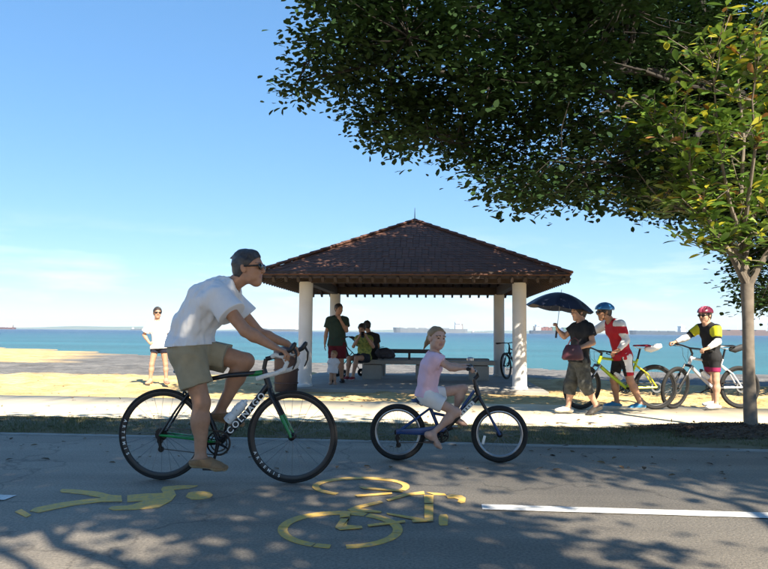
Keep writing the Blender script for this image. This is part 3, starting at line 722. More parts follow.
def saddle(root, x, z, L, material, ang=0.0, w=.07):
    mb = MB(); n = 12; rings = []
    prof = [(0, .018, .012), (.08, w*.75, .026), (.2, w, .034), (.35, w*.92, .03), (.55, w*.5, .024), (.75, w*.31, .021), (.92, w*.26, .018), (1, w*.14, .008)]
    vs = []; fs = []
    for t, wd, th in prof:
        for k in range(n):
            a = 2*math.pi*k/n; vs.append((x-L*.55+L*t, wd*math.cos(a), z+th*.5*math.sin(a)-(.012*abs(math.cos(a))**2)))
    m_ = len(prof)
    for i in range(m_-1):
        for k in range(n): fs.append((i*n+k, i*n+(k+1) % n, (i+1)*n+(k+1) % n, (i+1)*n+k))
    fs += [tuple(range(n)), tuple((m_-1)*n+k for k in range(n))]
    mb.add(vs, fs); o = mb.build('saddle', material, root)
    mb = MB()
    for s in (-1, 1): mb.tube([(x-L*.35, s*.03, z-.02), (x-L*.2, s*.022, z-.045), (x+L*.12, s*.02, z-.045), (x+L*.35, s*.008, z-.018)], .0035, 6)
    mb.build('rails', STEEL, o); return o
def bottle(root, p, d, L=.19, r=.036, m1=None, m2=None):
    """water bottle in its cage: p = base, d = axis"""
    d = Vector(d).normalized(); p = Vector(p)
    mb = MB(); hs = [(0, .6), (.02, 1), (.3, 1), (.36, .86), (.42, 1), (.72, 1), (.80, .78)]
    mb.tube([p+d*L*h for h, _ in hs], [r*k for _, k in hs], 18); b = mb.build('bottle', m1, root)
    mb = MB(); mb.tube([p+d*L*.79, p+d*L*.9, p+d*L*.91, p+d*L], [r*.8, r*.8, r*.4, r*.34], 16); mb.build('cap', m2, b)
    return b

def road_bike(root):
    S, x0, y0 = 137.0, 228.0, 482.0
    L = lambda px, py: ((px-x0)/S, (y0-py)/S)
    ra = (L(158.5, 0)[0], .336); fa = (L(293, 0)[0], .336); bb = L(219, 443)
    GRN = mat('gloss green paint', (.012, .20, .045), .25); RIM = mat('dark alloy rim', (.035, .035, .037), .35, metal=.5)
    WL = mat('white lettering', (.78, .78, .76), .5)
    st_top = L(190, 383); st_bot = bb; tt_r = L(193, 380); ht_t = L(262.5, 369); ht_b = L(269, 388)
    P = lambda a, y=0.0: (a[0], y, a[1])
    for x in (ra[0], fa[0]):
        w = wheel(root, x, .336, .0125, .026, RIM, 24)
        # lettering round the rim
        for i, chh in enumerate('ARTEMIS'):
            a = R((228 if x > 0 else 186)+8.0*(i-3))
            rm = .336-.025-.013
            T = Matrix.Translation((rm*math.cos(a), -.0125, rm*math.sin(a))) @ Matrix.Rotation(a+math.pi/2, 4, 'Y').inverted() @ Matrix.Rotation(math.pi/2, 4, 'X')
            text_mesh(chh, .031, WL, w, T, bold=.0008)
    mb = MB()
    mb.cm = 0
    mb.tube([P(bb), P((bb[0]*.45+ht_b[0]*.55, bb[1]*.45+ht_b[1]*.55)), P((ht_b[0]-.004, ht_b[1]+.035))], [.025, .024, .023], 14)      # down tube
    mb.tube([P(st_top), P(((ht_t[0]+st_top[0])/2, (ht_t[1]+st_top[1])/2+.004)), P((ht_t[0], ht_t[1]-.025))], [.016, .018, .021], 14)   # top tube
    mb.tube([P(st_bot), P((st_top[0]-.004, st_top[1]+.02))], [.019, .017], 14); mb.tube([P(ht_b), P(ht_t)], [.024, .021], 14)
    for s in (-1, 1): mb.tube([P((st_top[0]+.005, st_top[1]-.03), s*.014), P((ra[0]*.5+st_top[0]*.5, ra[1]*.5+st_top[1]*.5-.01), s*.042), P(ra, s*.056)], [.009, .0085, .009], 10)
    mb.cm = 1
    for s in (-1, 1): mb.tube([P((bb[0]-.01, bb[1]), s*.03), P((ra[0]*.5+bb[0]*.5, (ra[1]+bb[1])/2+.004), s*.044), P(ra, s*.056)], [.013, .011, .0095], 10)
    mb.tube([P((ht_t[0]-.11, ht_t[1]-.036)), P((ht_t[0]-.006, ht_t[1]-.024))], [.0188, .0222], 14)
    fr = mb.build('frame', [BLK, GRN], root)
    d = Vector((ht_b[0]-bb[0], 0, ht_b[1]-bb[1])).normalized(); ang = math.atan2(d.z, d.x); c = Vector((bb[0]*.46+ht_b[0]*.54, -.0262, bb[1]*.46+ht_b[1]*.54))
    text_mesh('COLNAGO', .066, WL, fr, Matrix.Translation(c) @ Matrix.Rotation(-ang, 4, 'Y') @ Matrix.Rotation(math.pi/2, 4, 'X'), bold=.0012, space=1.28)
    mb = MB(); mb.cm = 0
    for s in (-1, 1):
        mb.cm = 0; m1 = (ht_b[0]*.45+fa[0]*.55, ht_b[1]*.45+fa[1]*.55-.002)
        mb.tube([P(ht_b, s*.006), P((ht_b[0]+.008, ht_b[1]-.03), s*.032), P(m1, s*.046)], [.017, .016, .013], 10)
        mb.cm = 1; mb.tube([P(m1, s*.046), P((fa[0]-.006, fa[1]+.02), s*.052), P(fa, s*.054)], [.0132, .010, .009], 10)
    mb.build('fork', [BLK, GRN], root)
    mb = MB(); sc_ = L(264.5, 358.5); bc = L(277, 355)
    mb.tube([P(ht_t), P(sc_)], .016, 12); mb.tube([P(sc_), P(bc)], [.017, .015], 12); mb.lathe([(.02, -.022), (.02, .022)], 12, 'y', P(bc)); mb.build('stem', BLK, root)
    hb = MB(); hood = L(290, 351); 
    TAPE = mat('white bar tape', (.70, .70, .68), .7, (.6, .6, .58), 60)
    hb.tube([P(bc, -.2), P(bc, 0), P(bc, .2)], .0135, 10)
    bar = hb.build('handlebar', BLK, root)
    for s in (-1, 1):
        mb = MB(); pts = [(bc, .19), (L(281, 353), .205), (L(289, 355), .21), (L(292.5, 361), .212), (L(290, 367), .214), (L(283, 370.5), .216), (L(272, 373.5), .22), (L(263, 376.5), .222)]
        mb.tube([P(a, s*y) for a, y in pts], .0165, 10); mb.build('bar_tape', TAPE, bar)
        mb = MB(); mb.tube([P(L(285, 353.5), s*.208), P(L(291, 350.5), s*.209), P(L(296, 348), s*.209), P(L(299.5, 343), s*.209), P(L(300.5, 341), s*.209)], [.0165, .019, .019, .018, .010], 10); hd = mb.build('brake_hood', BLK, bar)
        mb = MB(); mb.tube([P(L(299, 347), s*.212), P(L(302, 352), s*.216), P(L(301.5, 360), s*.22), P(L(298.5, 367), s*.222)], [.010, .008, .007, .005], 8); mb.build('brake_lever', BLKM, hd)
    mb = MB(); mb.tube([P((st_top[0], st_top[1])), P(L(186.5, 373))], .0138, 12); mb.build('seat_post', BLK, root)
    sd = L(189, 371.5); saddle(root, sd[0], sd[1], .27, BLK)
    drivetrain(root, bb, ra, .09, .048, -1, R(-100), .17, pedw=.085)
    mb = MB()
    for (ax, top) in ((fa, L(271, 391)), (ra, L(180, 392))):
        for s in (-1, 1): mb.tube([(top[0], 0, top[1]), (top[0]+.004, s*.032, top[1]-.02), (top[0]+.012, s*.016, top[1]-.055)], [.008, .008, .006], 8)
    mb.build('brakes', BLKM, root)
    dn = Vector((-d.z, 0, d.x)); p = Vector(P(bb)) + d*.145 + dn*.067
    bt = bottle(root, p, d, .215, .037, mat('frosted bottle', (.62, .66, .68), .3), mat('bottle cap', (.75, .76, .77), .4))
    mb = MB()
    for t in (.03, .12): mb.tube([p+d*t-dn*.04+Vector((0, .0, 0)), p+d*t+Vector((0, -.04, 0)), p+d*t+dn*.04, p+d*t+Vector((0, .04, 0)), p+d*t-dn*.04], .003, 6)
    mb.build('bottle_cage', STEEL, root)

def kid_bike(root):
    S, x0, y0 = 117.0, 448.0, 461.0
    L = lambda px, py: ((px-x0)/S, (y0-py)/S); P = lambda a, y=0.0: (a[0], y, a[1])
    WR = .243; ra = (L(397, 0)[0], WR); fa = (L(499.5, 0)[0], WR); bb = L(441, 434)
    BLU = mat('blue paint', (.010, .042, .15), .3); WL = mat('white lettering', (.78, .78, .76), .5)
    for x in (ra[0], fa[0]): wheel(root, x, WR, .024, .013, mat('silver rim', (.42, .42, .43), .35, metal=.8), 28)
    htb, htt = L(479, 395), L(475.5, 384); stt = L(430, 408)
    mb = MB(); mb.cm = 0
    mb.tube([P(bb), P((bb[0]*.5+htb[0]*.5, bb[1]*.5+htb[1]*.5+.004)), P(htb)], [.019, .022, .022], 12)
    mb.cm = 1
    mb.tube([P(bb), P(stt)], .016, 12); mb.tube([P((stt[0]+.01, stt[1]-.04)), P(L(455, 417)), P((htt[0]-.01, htt[1]-.05))], .014, 10); 
    for s in (-1, 1):
        mb.tube([P(stt, s*.012), P((ra[0]*.5+stt[0]*.5, ra[1]*.5+stt[1]*.5), s*.045), P(ra, s*.058)], .009, 8); mb.tube([P(bb, s*.02), P(((ra[0]+bb[0])/2, (ra[1]+bb[1])/2), s*.046), P(ra, s*.058)], .010, 8)
    mb.cm = 0; mb.tube([P(htb), P(htt)], .022, 12)
    fr = mb.build('frame', [BLK, BLU], root)
    d = Vector((htb[0]-bb[0], 0, htb[1]-bb[1])).normalized(); ang = math.atan2(d.z, d.x); c = Vector((bb[0]*.33+htb[0]*.67, -.0235, bb[1]*.33+htb[1]*.67))
    mb = MB(); mb.box(c+Vector((0, .001, 0)), (.17, .002, .036), Matrix.Rotation(-ang, 3, 'Y')); mb.build('decal', mat('pale decal', (.62, .66, .66), .5), fr)
    for i, (w_, h_) in enumerate(((.02, .022), (.024, .018), (.022, .024), (.02, .02), (.014, .022))):      # blurred dark marks of the decal
        mb = MB(); q = c + d*(-.062+.031*i) + Vector((0, -.001, 0)); mb.box(q, (w_*.5, .0015, h_), Matrix.Rotation(-ang-.4*(i % 2), 3, 'Y')); mb.build('decal_mark', mat('decal ink', (.05, .06, .07), .5), fr)
    mb = MB()
    for s in (-1, 1):
        mb.cm = 0; mid = (htb[0]*.5+fa[0]*.5, htb[1]*.5+fa[1]*.5); mb.tube([P(htb, s*.01), P((htb[0]+.012, htb[1]-.03), s*.045), P(mid, s*.052)], .014, 10)
        mb.cm = 1; mb.tube([P(mid, s*.052), P(fa, s*.056)], .012, 10)
    mb.build('fork', [BLK, BLU], root)
    mb = MB(); cl = L(478, 374); mb.tube([P(htt), P(L(474.5, 378))], .017, 10); mb.tube([P(L(474.5, 378)), P(cl)], .018, 10); mb.build('stem', BLK, root)
    mb = MB(); gr = L(468, 366.5)
    mb.tube([P(gr, -.26), P(L(472, 365), -.16), P(L(476.5, 371), -.06), P(cl, 0), P(L(476.5, 371), .06), P(L(472, 365), .16), P(gr, .26)], .011, 10)
    bar = mb.build('handlebar', BLK, root)
    for s in (-1, 1):
        mb = MB(); mb.tube([P(gr, s*.18), P((gr[0]-.012, gr[1]), s*.28)], .016, 10); mb.build('grip', RUB, bar)
        mb = MB(); mb.tube([P(L(472, 366), s*.17), P(L(475, 368), s*.2), P(L(474.5, 370), s*.25)], .006, 6); mb.build('brake_lever', ALU, bar)
    mb = MB(); mb.lathe([(.001, 0), (.03, 0), (.032, .02), (.02, .03), (.001, .032)], 16, 'z', P(L(471, 360), .13)); mb.build('bell', ALU, bar)
    mb = MB(); mb.tube([P(stt), P(L(427.5, 401))], .012, 10); mb.build('seat_post', STEEL, root)
    sd = L(426, 400); saddle(root, sd[0], sd[1], .24, mat('navy saddle', (.02, .03, .08), .5), w=.08)
    drivetrain(root, bb, ra, .065, .03, -1, R(-155), .115, pedw=.085, q=.06)
    mb = MB(); mb.prism([(ra[0]-.01, ra[1]+.03), (ra[0]+.2, ra[1]+.045), (bb[0]-.02, bb[1]+.085), (bb[0]+.05, bb[1]+.06), (bb[0]+.02, bb[1]+.03), (ra[0]+.15, ra[1]-.005), (ra[0]-.01, ra[1]-.012)], -.062, -.056, 'y')
    mb.build('chain_guard', BLU, root, bevel=.002)
    mb = MB(); mb.box((fa[0]-.135, -.022, WR-.05), (.022, .012, .075), Matrix.Rotation(.25, 3, 'Y')); mb.build('reflector', mat('white reflector', (.8, .8, .78), .3), root, bevel=.003)

def mtb(root, col, accent, sadm, wb=1.08, WR=.335, bag=None, bot=True, barrise=.0, steer=0.0):
    """mountain bike, heading +x, bottom bracket over the origin"""
    P = lambda a, y=0.0: (a[0], y, a[1])
    bb = (0, .31); ra = (-.43, WR); fa = (wb-.43, WR)
    RIM = mat('black rim', (.02, .02, .021), .4, metal=.4)
    for x in (ra[0], fa[0]): wheel(root, x, WR, .026, .016, RIM, 28, disc=True)
    stt = (-.17, .74); htb = (fa[0]-.265, .66); htt = (fa[0]-.31, .78)
    A = mat('paint '+col[0], col[1], .32); B = mat('paint '+accent[0], accent[1], .3)
    mb = MB(); mb.cm = 0
    mb.tube([P(bb), P((htb[0]*.55, bb[1]*.45+htb[1]*.55-.01)), P(htb)], [.024, .026, .026], 12)
    mb.tube([P((stt[0]+.012, stt[1]-.05)), P((htt[0], htt[1]-.03))], [.018, .02], 12); mb.tube([P(bb), P(stt)], .018, 12)
    mb.cm = 1
    for s in (-1, 1):
        mb.tube([P((stt[0]+.03, stt[1]-.09), s*.016), P((ra[0]*.5+stt[0]*.5, ra[1]*.5+stt[1]*.5-.01), s*.05), P(ra, s*.062)], .011, 8); mb.tube([P(bb, s*.03), P(((ra[0]+bb[0])/2, (ra[1]+bb[1])/2), s*.05), P(ra, s*.062)], .013, 8)
    mb.cm = 0; mb.tube([P(htb), P(htt)], .025, 12)
    fr = mb.build('frame', [A, B], root)
    mb = MB(); fd = Vector((fa[0]-htb[0], 0, fa[1]-htb[1]))
    for s in (-1, 1):
        m1 = Vector(P(htb, s*.06))+fd*.5; mb.cm = 1; mb.tube([Vector(P(htb, s*.06))+fd*.02, m1], .014, 10); mb.cm = 0; mb.tube([m1-fd*.06, Vector(P(fa, s*.06))], .021, 10)
    mb.cm = 0; mb.tube([P((htb[0]+.006, htb[1]-.02), -.07), P((htb[0]+.006, htb[1]-.02), .07)], .02, 10)
    mb.build('suspension_fork', [BLK, STEEL], root)
    cl = (htt[0]+.06, htt[1]+.06+barrise); mb = MB(); mb.tube([P(htt), P((htt[0]-.012, htt[1]+.045))], .017, 10); mb.tube([P((htt[0]-.012, htt[1]+.04)), P(cl)], .016, 10); mb.build('stem', BLK, root)
    mb = MB(); mb.tube([P((cl[0]-.05, cl[1]+.012), -.34), P((cl[0]-.015, cl[1]+.012), -.14), P(cl, 0), P((cl[0]-.015, cl[1]+.012), .14), P((cl[0]-.05, cl[1]+.012), .34)], .0125, 10); bar = mb.build('handlebar', BLK, root)
    for s in (-1, 1):
        mb = MB(); mb.tube([P((cl[0]-.032, cl[1]+.012), s*.22), P((cl[0]-.05, cl[1]+.012), s*.35)], .017, 10); mb.build('grip', RUB, bar)
        mb = MB(); mb.tube([P((cl[0]-.01, cl[1]), s*.19), P((cl[0]+.03, cl[1]-.005), s*.22), P((cl[0]+.025, cl[1]-.012), s*.30)], .007, 6); mb.build('brake_lever', BLKM, bar)
    mb = MB(); sd = (-.225, .94); mb.tube([P(stt), P((sd[0]+.012, sd[1]-.04))], .0145, 10); mb.build('seat_post', BLKM, root)
    saddle(root, sd[0], sd[1], .27, sadm)
    drivetrain(root, bb, ra, .08, .055, -1, R(-30), .17, pedw=.095)
    if bag:
        mb = MB(); mb.tube([P((sd[0]-.06, sd[1]-.05)), P((sd[0]-.14, sd[1]-.055)), P((sd[0]-.25, sd[1]-.02)), P((sd[0]-.31, sd[1]-.0))], [.03, .05, .048, .03], 12, flat=((0, 1, 0), .7)); mb.build('saddle_bag', bag, root)
    if bot:
        d = Vector((htb[0], 0, htb[1]-bb[1])).normalized(); dn = Vector((-d.z, 0, d.x)); bottle(root, Vector(P(bb))+d*.14+dn*.065, d, .19, .036, mat('white bottle', (.72, .73, .74), .35), BLK)
    mb = MB()
    for s in (-.05, .05):   # brake hose loops
        mb.tube([P((cl[0]+.02, cl[1]), s*3.5), P((cl[0]+.11, cl[1]+.0), s), P((cl[0]+.09, cl[1]-.12), s*.8), P((htb[0]+.02, htb[1]+.02), s*.5)], .003, 5)
    mb.build('cables', BLK, root)
    h_ = Vector(((htb[0]+htt[0])/2, 0, (htb[1]+htt[1])/2)); axs = (Vector(P(htt))-Vector(P(htb))).normalized(); Mx = Matrix.Translation(h_) @ Matrix.Rotation(steer, 4, axs) @ Matrix.Translation(-h_)
    for c_ in [c_ for c_ in bpy.data.objects if c_.parent == root]:
        if c_.name.split('.')[0] in ('handlebar', 'stem', 'suspension_fork', 'cables') or (c_.name.startswith('wheel') and c_.location.x > 0): c_.matrix_basis = Mx @ Matrix.Translation(c_.location)
# ------------------------------------------------------------------ pavilion
PY = R(-4.0); P0 = Vector((.72, 16.55, -.05))
pav = empty('pavilion', P0, PY, 'open beach pavilion with a brown hipped roof on four white round columns', 'pavilion')
CON = mat('column white paint', (.72, .715, .70), .8, (.63, .62, .60), 2.5, .002, 40)
SLAB = mat('pavilion floor concrete', (.34, .32, .29), .85, (.25, .235, .21), 1.4, .003, 50)
WOOD = mat('dark stained timber', (.050, .032, .024), .7, (.034, .022, .017), 6, .002, 60)
HW = 2.19; EV = 3.05; ZB = 2.16; ZE = 2.22; ZA = 3.80
mb = MB(); mb.box((0, 0, -.04), (2*HW+1.0, 2*HW+1.0, .14)); mb.build('floor_slab', SLAB, pav, smooth=False, bevel=.012)
for x in (-1, 1):
    for y in (-1, 1):
        mb = MB(); mb.lathe([(.001, .031), (.165, .031), (.165, .07), (.147, .09), (.142, .5), (.142, ZB+.02), (.001, ZB+.02)], 28, 'z', (x*HW, y*HW, 0)); mb.build('column', CON, pav)
for k in range(4):
    r = Matrix.Rotation(k*math.pi/2, 3, 'Z'); mb = MB(); c = r @ Vector((0, -HW, ZB+.10)); mb.box(c, (2*HW+(.34 if k % 2 == 0 else -.17), .16, .20), r); mb.build('beam', WOOD, pav, smooth=False, bevel=.006)
    mb = MB(); c = r @ Vector((0, -EV+.035, ZE+.045)); mb.box(c, (2*EV-(.0 if k % 2 == 0 else .09), .035, .13), r); mb.build('fascia', WOOD, pav, smooth=False)
slope = math.atan2(ZA-ZE-.1, EV)
rm = MB(); rm.box((0, 0, 0), (.055, .62, .11)); rafter0 = None
for k in range(4):
    r = Matrix.Rotation(k*math.pi/2, 3, 'Z')
    for i in range(25):
        x = -EV+.12+(2*EV-.24)*i/24
        if rafter0 is None: rafter0 = rm.build('rafter', WOOD, pav, smooth=False); o = rafter0
        else: o = link('rafter', rafter0.data, pav)
        ln = min(1.0, (EV-abs(x))/.55+.18)
        o.location = r @ Vector((x, -EV+.30*ln-.02, ZE-.055+math.tan(slope)*(.30*ln)+.0)); o.rotation_euler = (r.to_4x4() @ Matrix.Rotation(slope, 4, 'X')).to_euler(); o.scale = (1, ln, 1)
# roof deck and shingles
mb = MB(); T = (0, 0, ZA-.02)
cs = [(-EV, -EV, ZE+.06), (EV, -EV, ZE+.06), (EV, EV, ZE+.06), (-EV, EV, ZE+.06)]; lo_ = [(x*.985, y*.985, z-.05) for x, y, z in cs]
mb.add(cs+[T]+lo_+[(0, 0, ZA-.08)], [(0, 1, 4), (1, 2, 4), (2, 3, 4), (3, 0, 4), (6, 5, 9), (7, 6, 9), (8, 7, 9), (5, 8, 9), (1, 0, 5, 6), (2, 1, 6, 7), (3, 2, 7, 8), (0, 3, 8, 5)])
roof = mb.build('roof', mat('roof deck', (.12, .06, .035), .8), pav, smooth=False)
SH = mat('red brown shingles', (.125, .056, .036), .85, (.085, .040, .027), island=True, bump=.003, bscale=40)
mb = MB(); NC = 24; rr = random.Random(4); sv = []; sf = []
for k in range(4):
    r = Matrix.Rotation(k*math.pi/2, 3, 'Z'); fn = Vector((0, -math.sin(slope), math.cos(slope))); upv = Vector((0, math.cos(slope), math.sin(slope)))
    SL = math.hypot(EV, ZA-ZE-.06)
    for c in range(NC):
        t0, t1 = c/NC, min(1.0, (c+1.25)/NC); w0, w1 = EV*(1-t0)+.03, EV*(1-t1)
        n = max(1, int(2*w0/.14)); ofs = rr.random()
        for i in range(n):
            a0 = -1+2*i/n+.0; a1 = -1+2*(i+1)/n; g = .006/max(w0, .05); lift = rr.uniform(.010, .017); low = rr.uniform(-.012, .012)
            q = []
            for (aa, tt, ww, lf) in ((a0+g, t0, w0, lift), (a1-g, t0, w0, lift), (a1-g, t1, w1, .006), (a0+g, t1, w1, .006)):
                base = Vector((aa*ww, -EV*(1-tt)-(.03+low if tt == t0 else 0)*math.cos(slope), ZE+.06+(ZA-ZE-.06)*tt-(.03+low if tt == t0 else 0)*math.sin(slope)))
                q.append(r @ (base + fn*lf))
            q += [q[0] - (r @ fn)*.013, q[1] - (r @ fn)*.013]
            mb.add(q, [(0, 1, 2, 3), (4, 5, 1, 0)])
o = mb.build('shingles', SH, roof, smooth=False); o['kind'] = 'stuff'
for k in range(4):
    r = Matrix.Rotation(k*math.pi/2, 3, 'Z'); mb = MB(); a, b = r @ Vector((-EV-.02, -EV-.02, ZE+.09)), Vector((0, 0, ZA+.03))
    n = 16
    for i in range(n):
        p, q = a.lerp(b, i/n), a.lerp(b, (i+1.12)/n if i < n-1 else 1); mb.tube([p+Vector((0, 0, .012)), q], [.06, .05], 8, flat=((0, 0, 1), .55))
    mb.build('hip_ridge', SH, roof)
mb = MB(); mb.lathe([(.09, ZA-.02), (.07, ZA+.05), (.012, ZA+.07), (.010, ZA+.16), (.005, ZA+.32), (.001, ZA+.33)], 12, 'z'); mb.build('finial', BLKM, roof)
pavM = Matrix.Translation(P0) @ Matrix.Rotation(PY, 4, 'Z')

# bench, bin
BC = mat('bench concrete', (.36, .335, .30), .85, (.27, .25, .22), 3, .003, 50)
bx0 = at(357, 365, 17.0); bench = empty('concrete_bench', (bx0.x+1.65, 17.0, -.02), R(-4), 'long low concrete bench under the pavilion roof', 'bench')
mb = MB(); mb.box((0, 0, .41), (3.3, .56, .10)); mb.build('seat', BC, bench, smooth=False, bevel=.012)
for x in (-1.28, 0.0, 1.28): mb = MB(); mb.box((x, 0, .167), (.46, .42, .35)); mb.build('leg', BC, bench, smooth=False, bevel=.012)
mb = MB(); mb.box((-.40, .36, .66), (1.5, .05, .10)); 
for x in (-1.05, -.40, .25): mb.box((x, .36, .51), (.06, .04, .22))
mb.build('backrest', mat('black painted rail', (.018, .018, .02), .5), bench, smooth=False, bevel=.008)
b2 = empty('concrete_bench', (1.15, 18.45, -.02), R(-4), 'low concrete bench on the seaward side of the pavilion', 'bench')
mb = MB(); mb.box((0, 0, .40), (3.2, .5, .12)); mb.build('seat', BC, b2, smooth=False, bevel=.012)
for x in (-1.3, 1.3): mb = MB(); mb.box((x, 0, .167), (.4, .4, .345)); mb.build('leg', BC, b2, smooth=False, bevel=.012)

bp_ = at(286, 386, 13.5); bn = empty('litter_bin', (bp_.x, 13.5, -.045), 0, 'dark brown litter bin beside the pavilion column', 'litter bin')
BINM = mat('dark brown bin plastic', (.055, .030, .030), .55, (.042, .024, .024), 5)
mb = MB(); mb.lathe([(.001, 0), (.20, 0), (.215, .03), (.235, .70), (.245, .71), (.245, .75), (.225, .755)], 28, 'z'); mb.build('body', BINM, bn)
mb = MB(); mb.lathe([(.25, .74), (.25, .78), (.22, .83), (.12, .86), (.001, .865)], 28, 'z'); mb.build('lid', BINM, bn)
mb = MB(); 
for z in (.15, .40, .62): mb.lathe([(.222+.03*z, z), (.232+.03*z, z+.008), (.232+.03*z, z+.022), (.222+.03*z, z+.03)], 28, 'z')
mb.build('band', BINM, bn)

# ------------------------------------------------------------------ ships at anchor
def ship(px, pyw, wpx, dist, kind, hull, label, flip=1):
    c = at(px, pyw, dist); Lh = wpx/F*dist; root = empty('ship', (c.x, dist, -.62), 0 if flip > 0 else math.pi, label, 'ship', 'ships anchored along the horizon')
    hm = mat('hull '+hull[0], hull[1], .6, tuple(x*.8 for x in hull[1]), .05); wm = mat('ship white', (.75, .75, .74), .5)
    Hh = max(Lh*.055, 6); Bm = Lh*.15
    n = 9; mb = MB(); prof = [(-.5, .75), (-.46, .95), (-.3, 1), (.3, 1), (.4, .85), (.46, .5), (.5, .04)]
    vs = []
    for t, w in prof:
        sheer = Hh*(1.25 if t > .38 else 1); ov = .012 if t >= .46 else 0
        vs += [((t-ov)*Lh, -Bm/2*w*.9, -1.5), ((t-ov)*Lh, Bm/2*w*.9, -1.5), (t*Lh, Bm/2*w, sheer), (t*Lh, -Bm/2*w, sheer)]
    fs = [(4*i+a, 4*i+4+a, 4*i+4+(a+1) % 4, 4*i+(a+1) % 4) for i in range(len(prof)-1) for a in range(4)] + [(0, 1, 2, 3), tuple(4*(len(prof)-1)+a for a in (3, 2, 1, 0))]
    mb.add(vs, fs); h = mb.build('hull', hm, root, smooth=False)
    mb = MB(); sx = -.38*Lh; z = Hh
    for i, (w, dpt, hh) in enumerate(((.085, .9, .04), (.075, .8, .03), (.065, .95, .022))): mb.box((sx+i*.004*Lh, 0, z+hh*Lh/2), (w*Lh, Bm*dpt, hh*Lh-.05)); z += hh*Lh
    sp = mb.build('superstructure', wm, root, smooth=False)
    mb = MB(); mb.tube([(sx, 0, z), (sx, 0, z+.035*Lh)], [.004*Lh, .002*Lh], 6); mb.build('mast', wm, root)
    mb = MB(); mb.box((sx-.055*Lh, 0, Hh+.035*Lh), (.022*Lh, Bm*.3, .07*Lh), taper=.8); mb.build('funnel', mat('funnel', (.16, .14, .14), .6), root, smooth=False)
    if kind == 'tanker':
        for x in (-.2, -.05, .1, .25): mb = MB(); mb.box((x*Lh, 0, Hh+.006*Lh), (.11*Lh, Bm*.6, .012*Lh)); mb.build('hatch', hm, root, smooth=False)
        mb = MB(); mb.tube([(.05*Lh, 0, Hh), (.05*Lh, 0, Hh+.05*Lh)], .003*Lh, 6); mb.tube([(.43*Lh, 0, Hh), (.43*Lh, 0, Hh+.055*Lh)], .003*Lh, 6); mb.build('crane_post', wm, root)
    elif kind == 'container':
        r_ = random.Random(int(px)); cols = [(.05, .09, .20), (.16, .05, .04), (.10, .12, .13), (.05, .12, .10)]
        for i in range(12):
            x = -.30+.058*i; hh = r_.choice((.035, .05, .06, .045)); ci = r_.randrange(4)
            mb = MB(); mb.box((x*Lh, 0, Hh+hh*Lh/2), (.052*Lh, Bm*.92, hh*Lh-.02)); mb.build('container_stack', mat('container %s' % ('blue', 'rust', 'grey', 'green')[ci], cols[ci], .6), root, smooth=False)
    elif kind == 'crane':
        for x in (-.22, -.02, .18):
            mb = MB(); mb.tube([(x*Lh, 0, Hh), (x*Lh, 0, Hh+.09*Lh)], .006*Lh, 6); mb.tube([(x*Lh, 0, Hh+.085*Lh), ((x+.1)*Lh, 0, Hh+.12*Lh)], .004*Lh, 6); mb.build('crane', wm, root)
ship(-2, 329.5, 34, 2600, 'crane', ('rust red', (.12, .035, .03)), 'ship with a rust red hull beyond the pale sandy spit', -1)
ship(139, 330.5, 16, 3600, 'tanker', ('slate', (.10, .11, .13)), 'tiny far ship beside the person in the white tee', 1)
ship(281, 331.5, 42, 2900, 'crane', ('slate', (.10, .11, .13)), 'cargo ship seen past the raised forearm of the road cyclist', -1)
ship(430, 332.5, 74, 2600, 'tanker', ('grey', (.15, .17, .20)), 'long low grey ship behind the small cyclist, white bridge aft', -1)
ship(561, 333.2, 62, 2300, 'container', ('navy', (.05, .07, .11)), 'dark container ship framed under the umbrella', 1)
ship(659, 334.2, 60, 2600, 'tanker', ('navy', (.05, .07, .11)), 'long tanker on the horizon between the two helmeted cyclists', -1)
ship(742, 335.0, 86, 2500, 'tanker', ('red brown', (.13, .07, .06)), 'long red brown tanker behind the young tree trunk', -1)
ship(480, 332.8, 18, 3900, 'crane', ('grey', (.15, .17, .20)), 'faint far ship beside the rear pavilion column', 1)
# ------------------------------------------------------------------ people and their things
FAIR = SKIN('fair', (.50, .285, .19)); TAN = SKIN('tan', (.43, .225, .135)); DARK = SKIN('brown', (.27, .15, .095))
HAIRD = mat('dark hair', (.022, .017, .015), .55, (.04, .032, .028), 90, .003, 160); HAIRG = mat('greying dark hair', (.020, .018, .019), .5, (.055, .053, .055), 50, .003, 180)
BLOND = mat('blonde hair', (.30, .19, .09), .55, (.20, .12, .055), 70, .003, 160); LENS = mat('dark lens', (.008, .008, .009), .12)
WTEE = cloth('white cotton', (.74, .74, .75), (.70, .70, .72))
def px_frame(S, x0, y0, yaw=0.0):
    c = math.cos(yaw)
    return lambda px, py, y=0.0: ((px-x0)/S/c, y, (y0-py)/S)
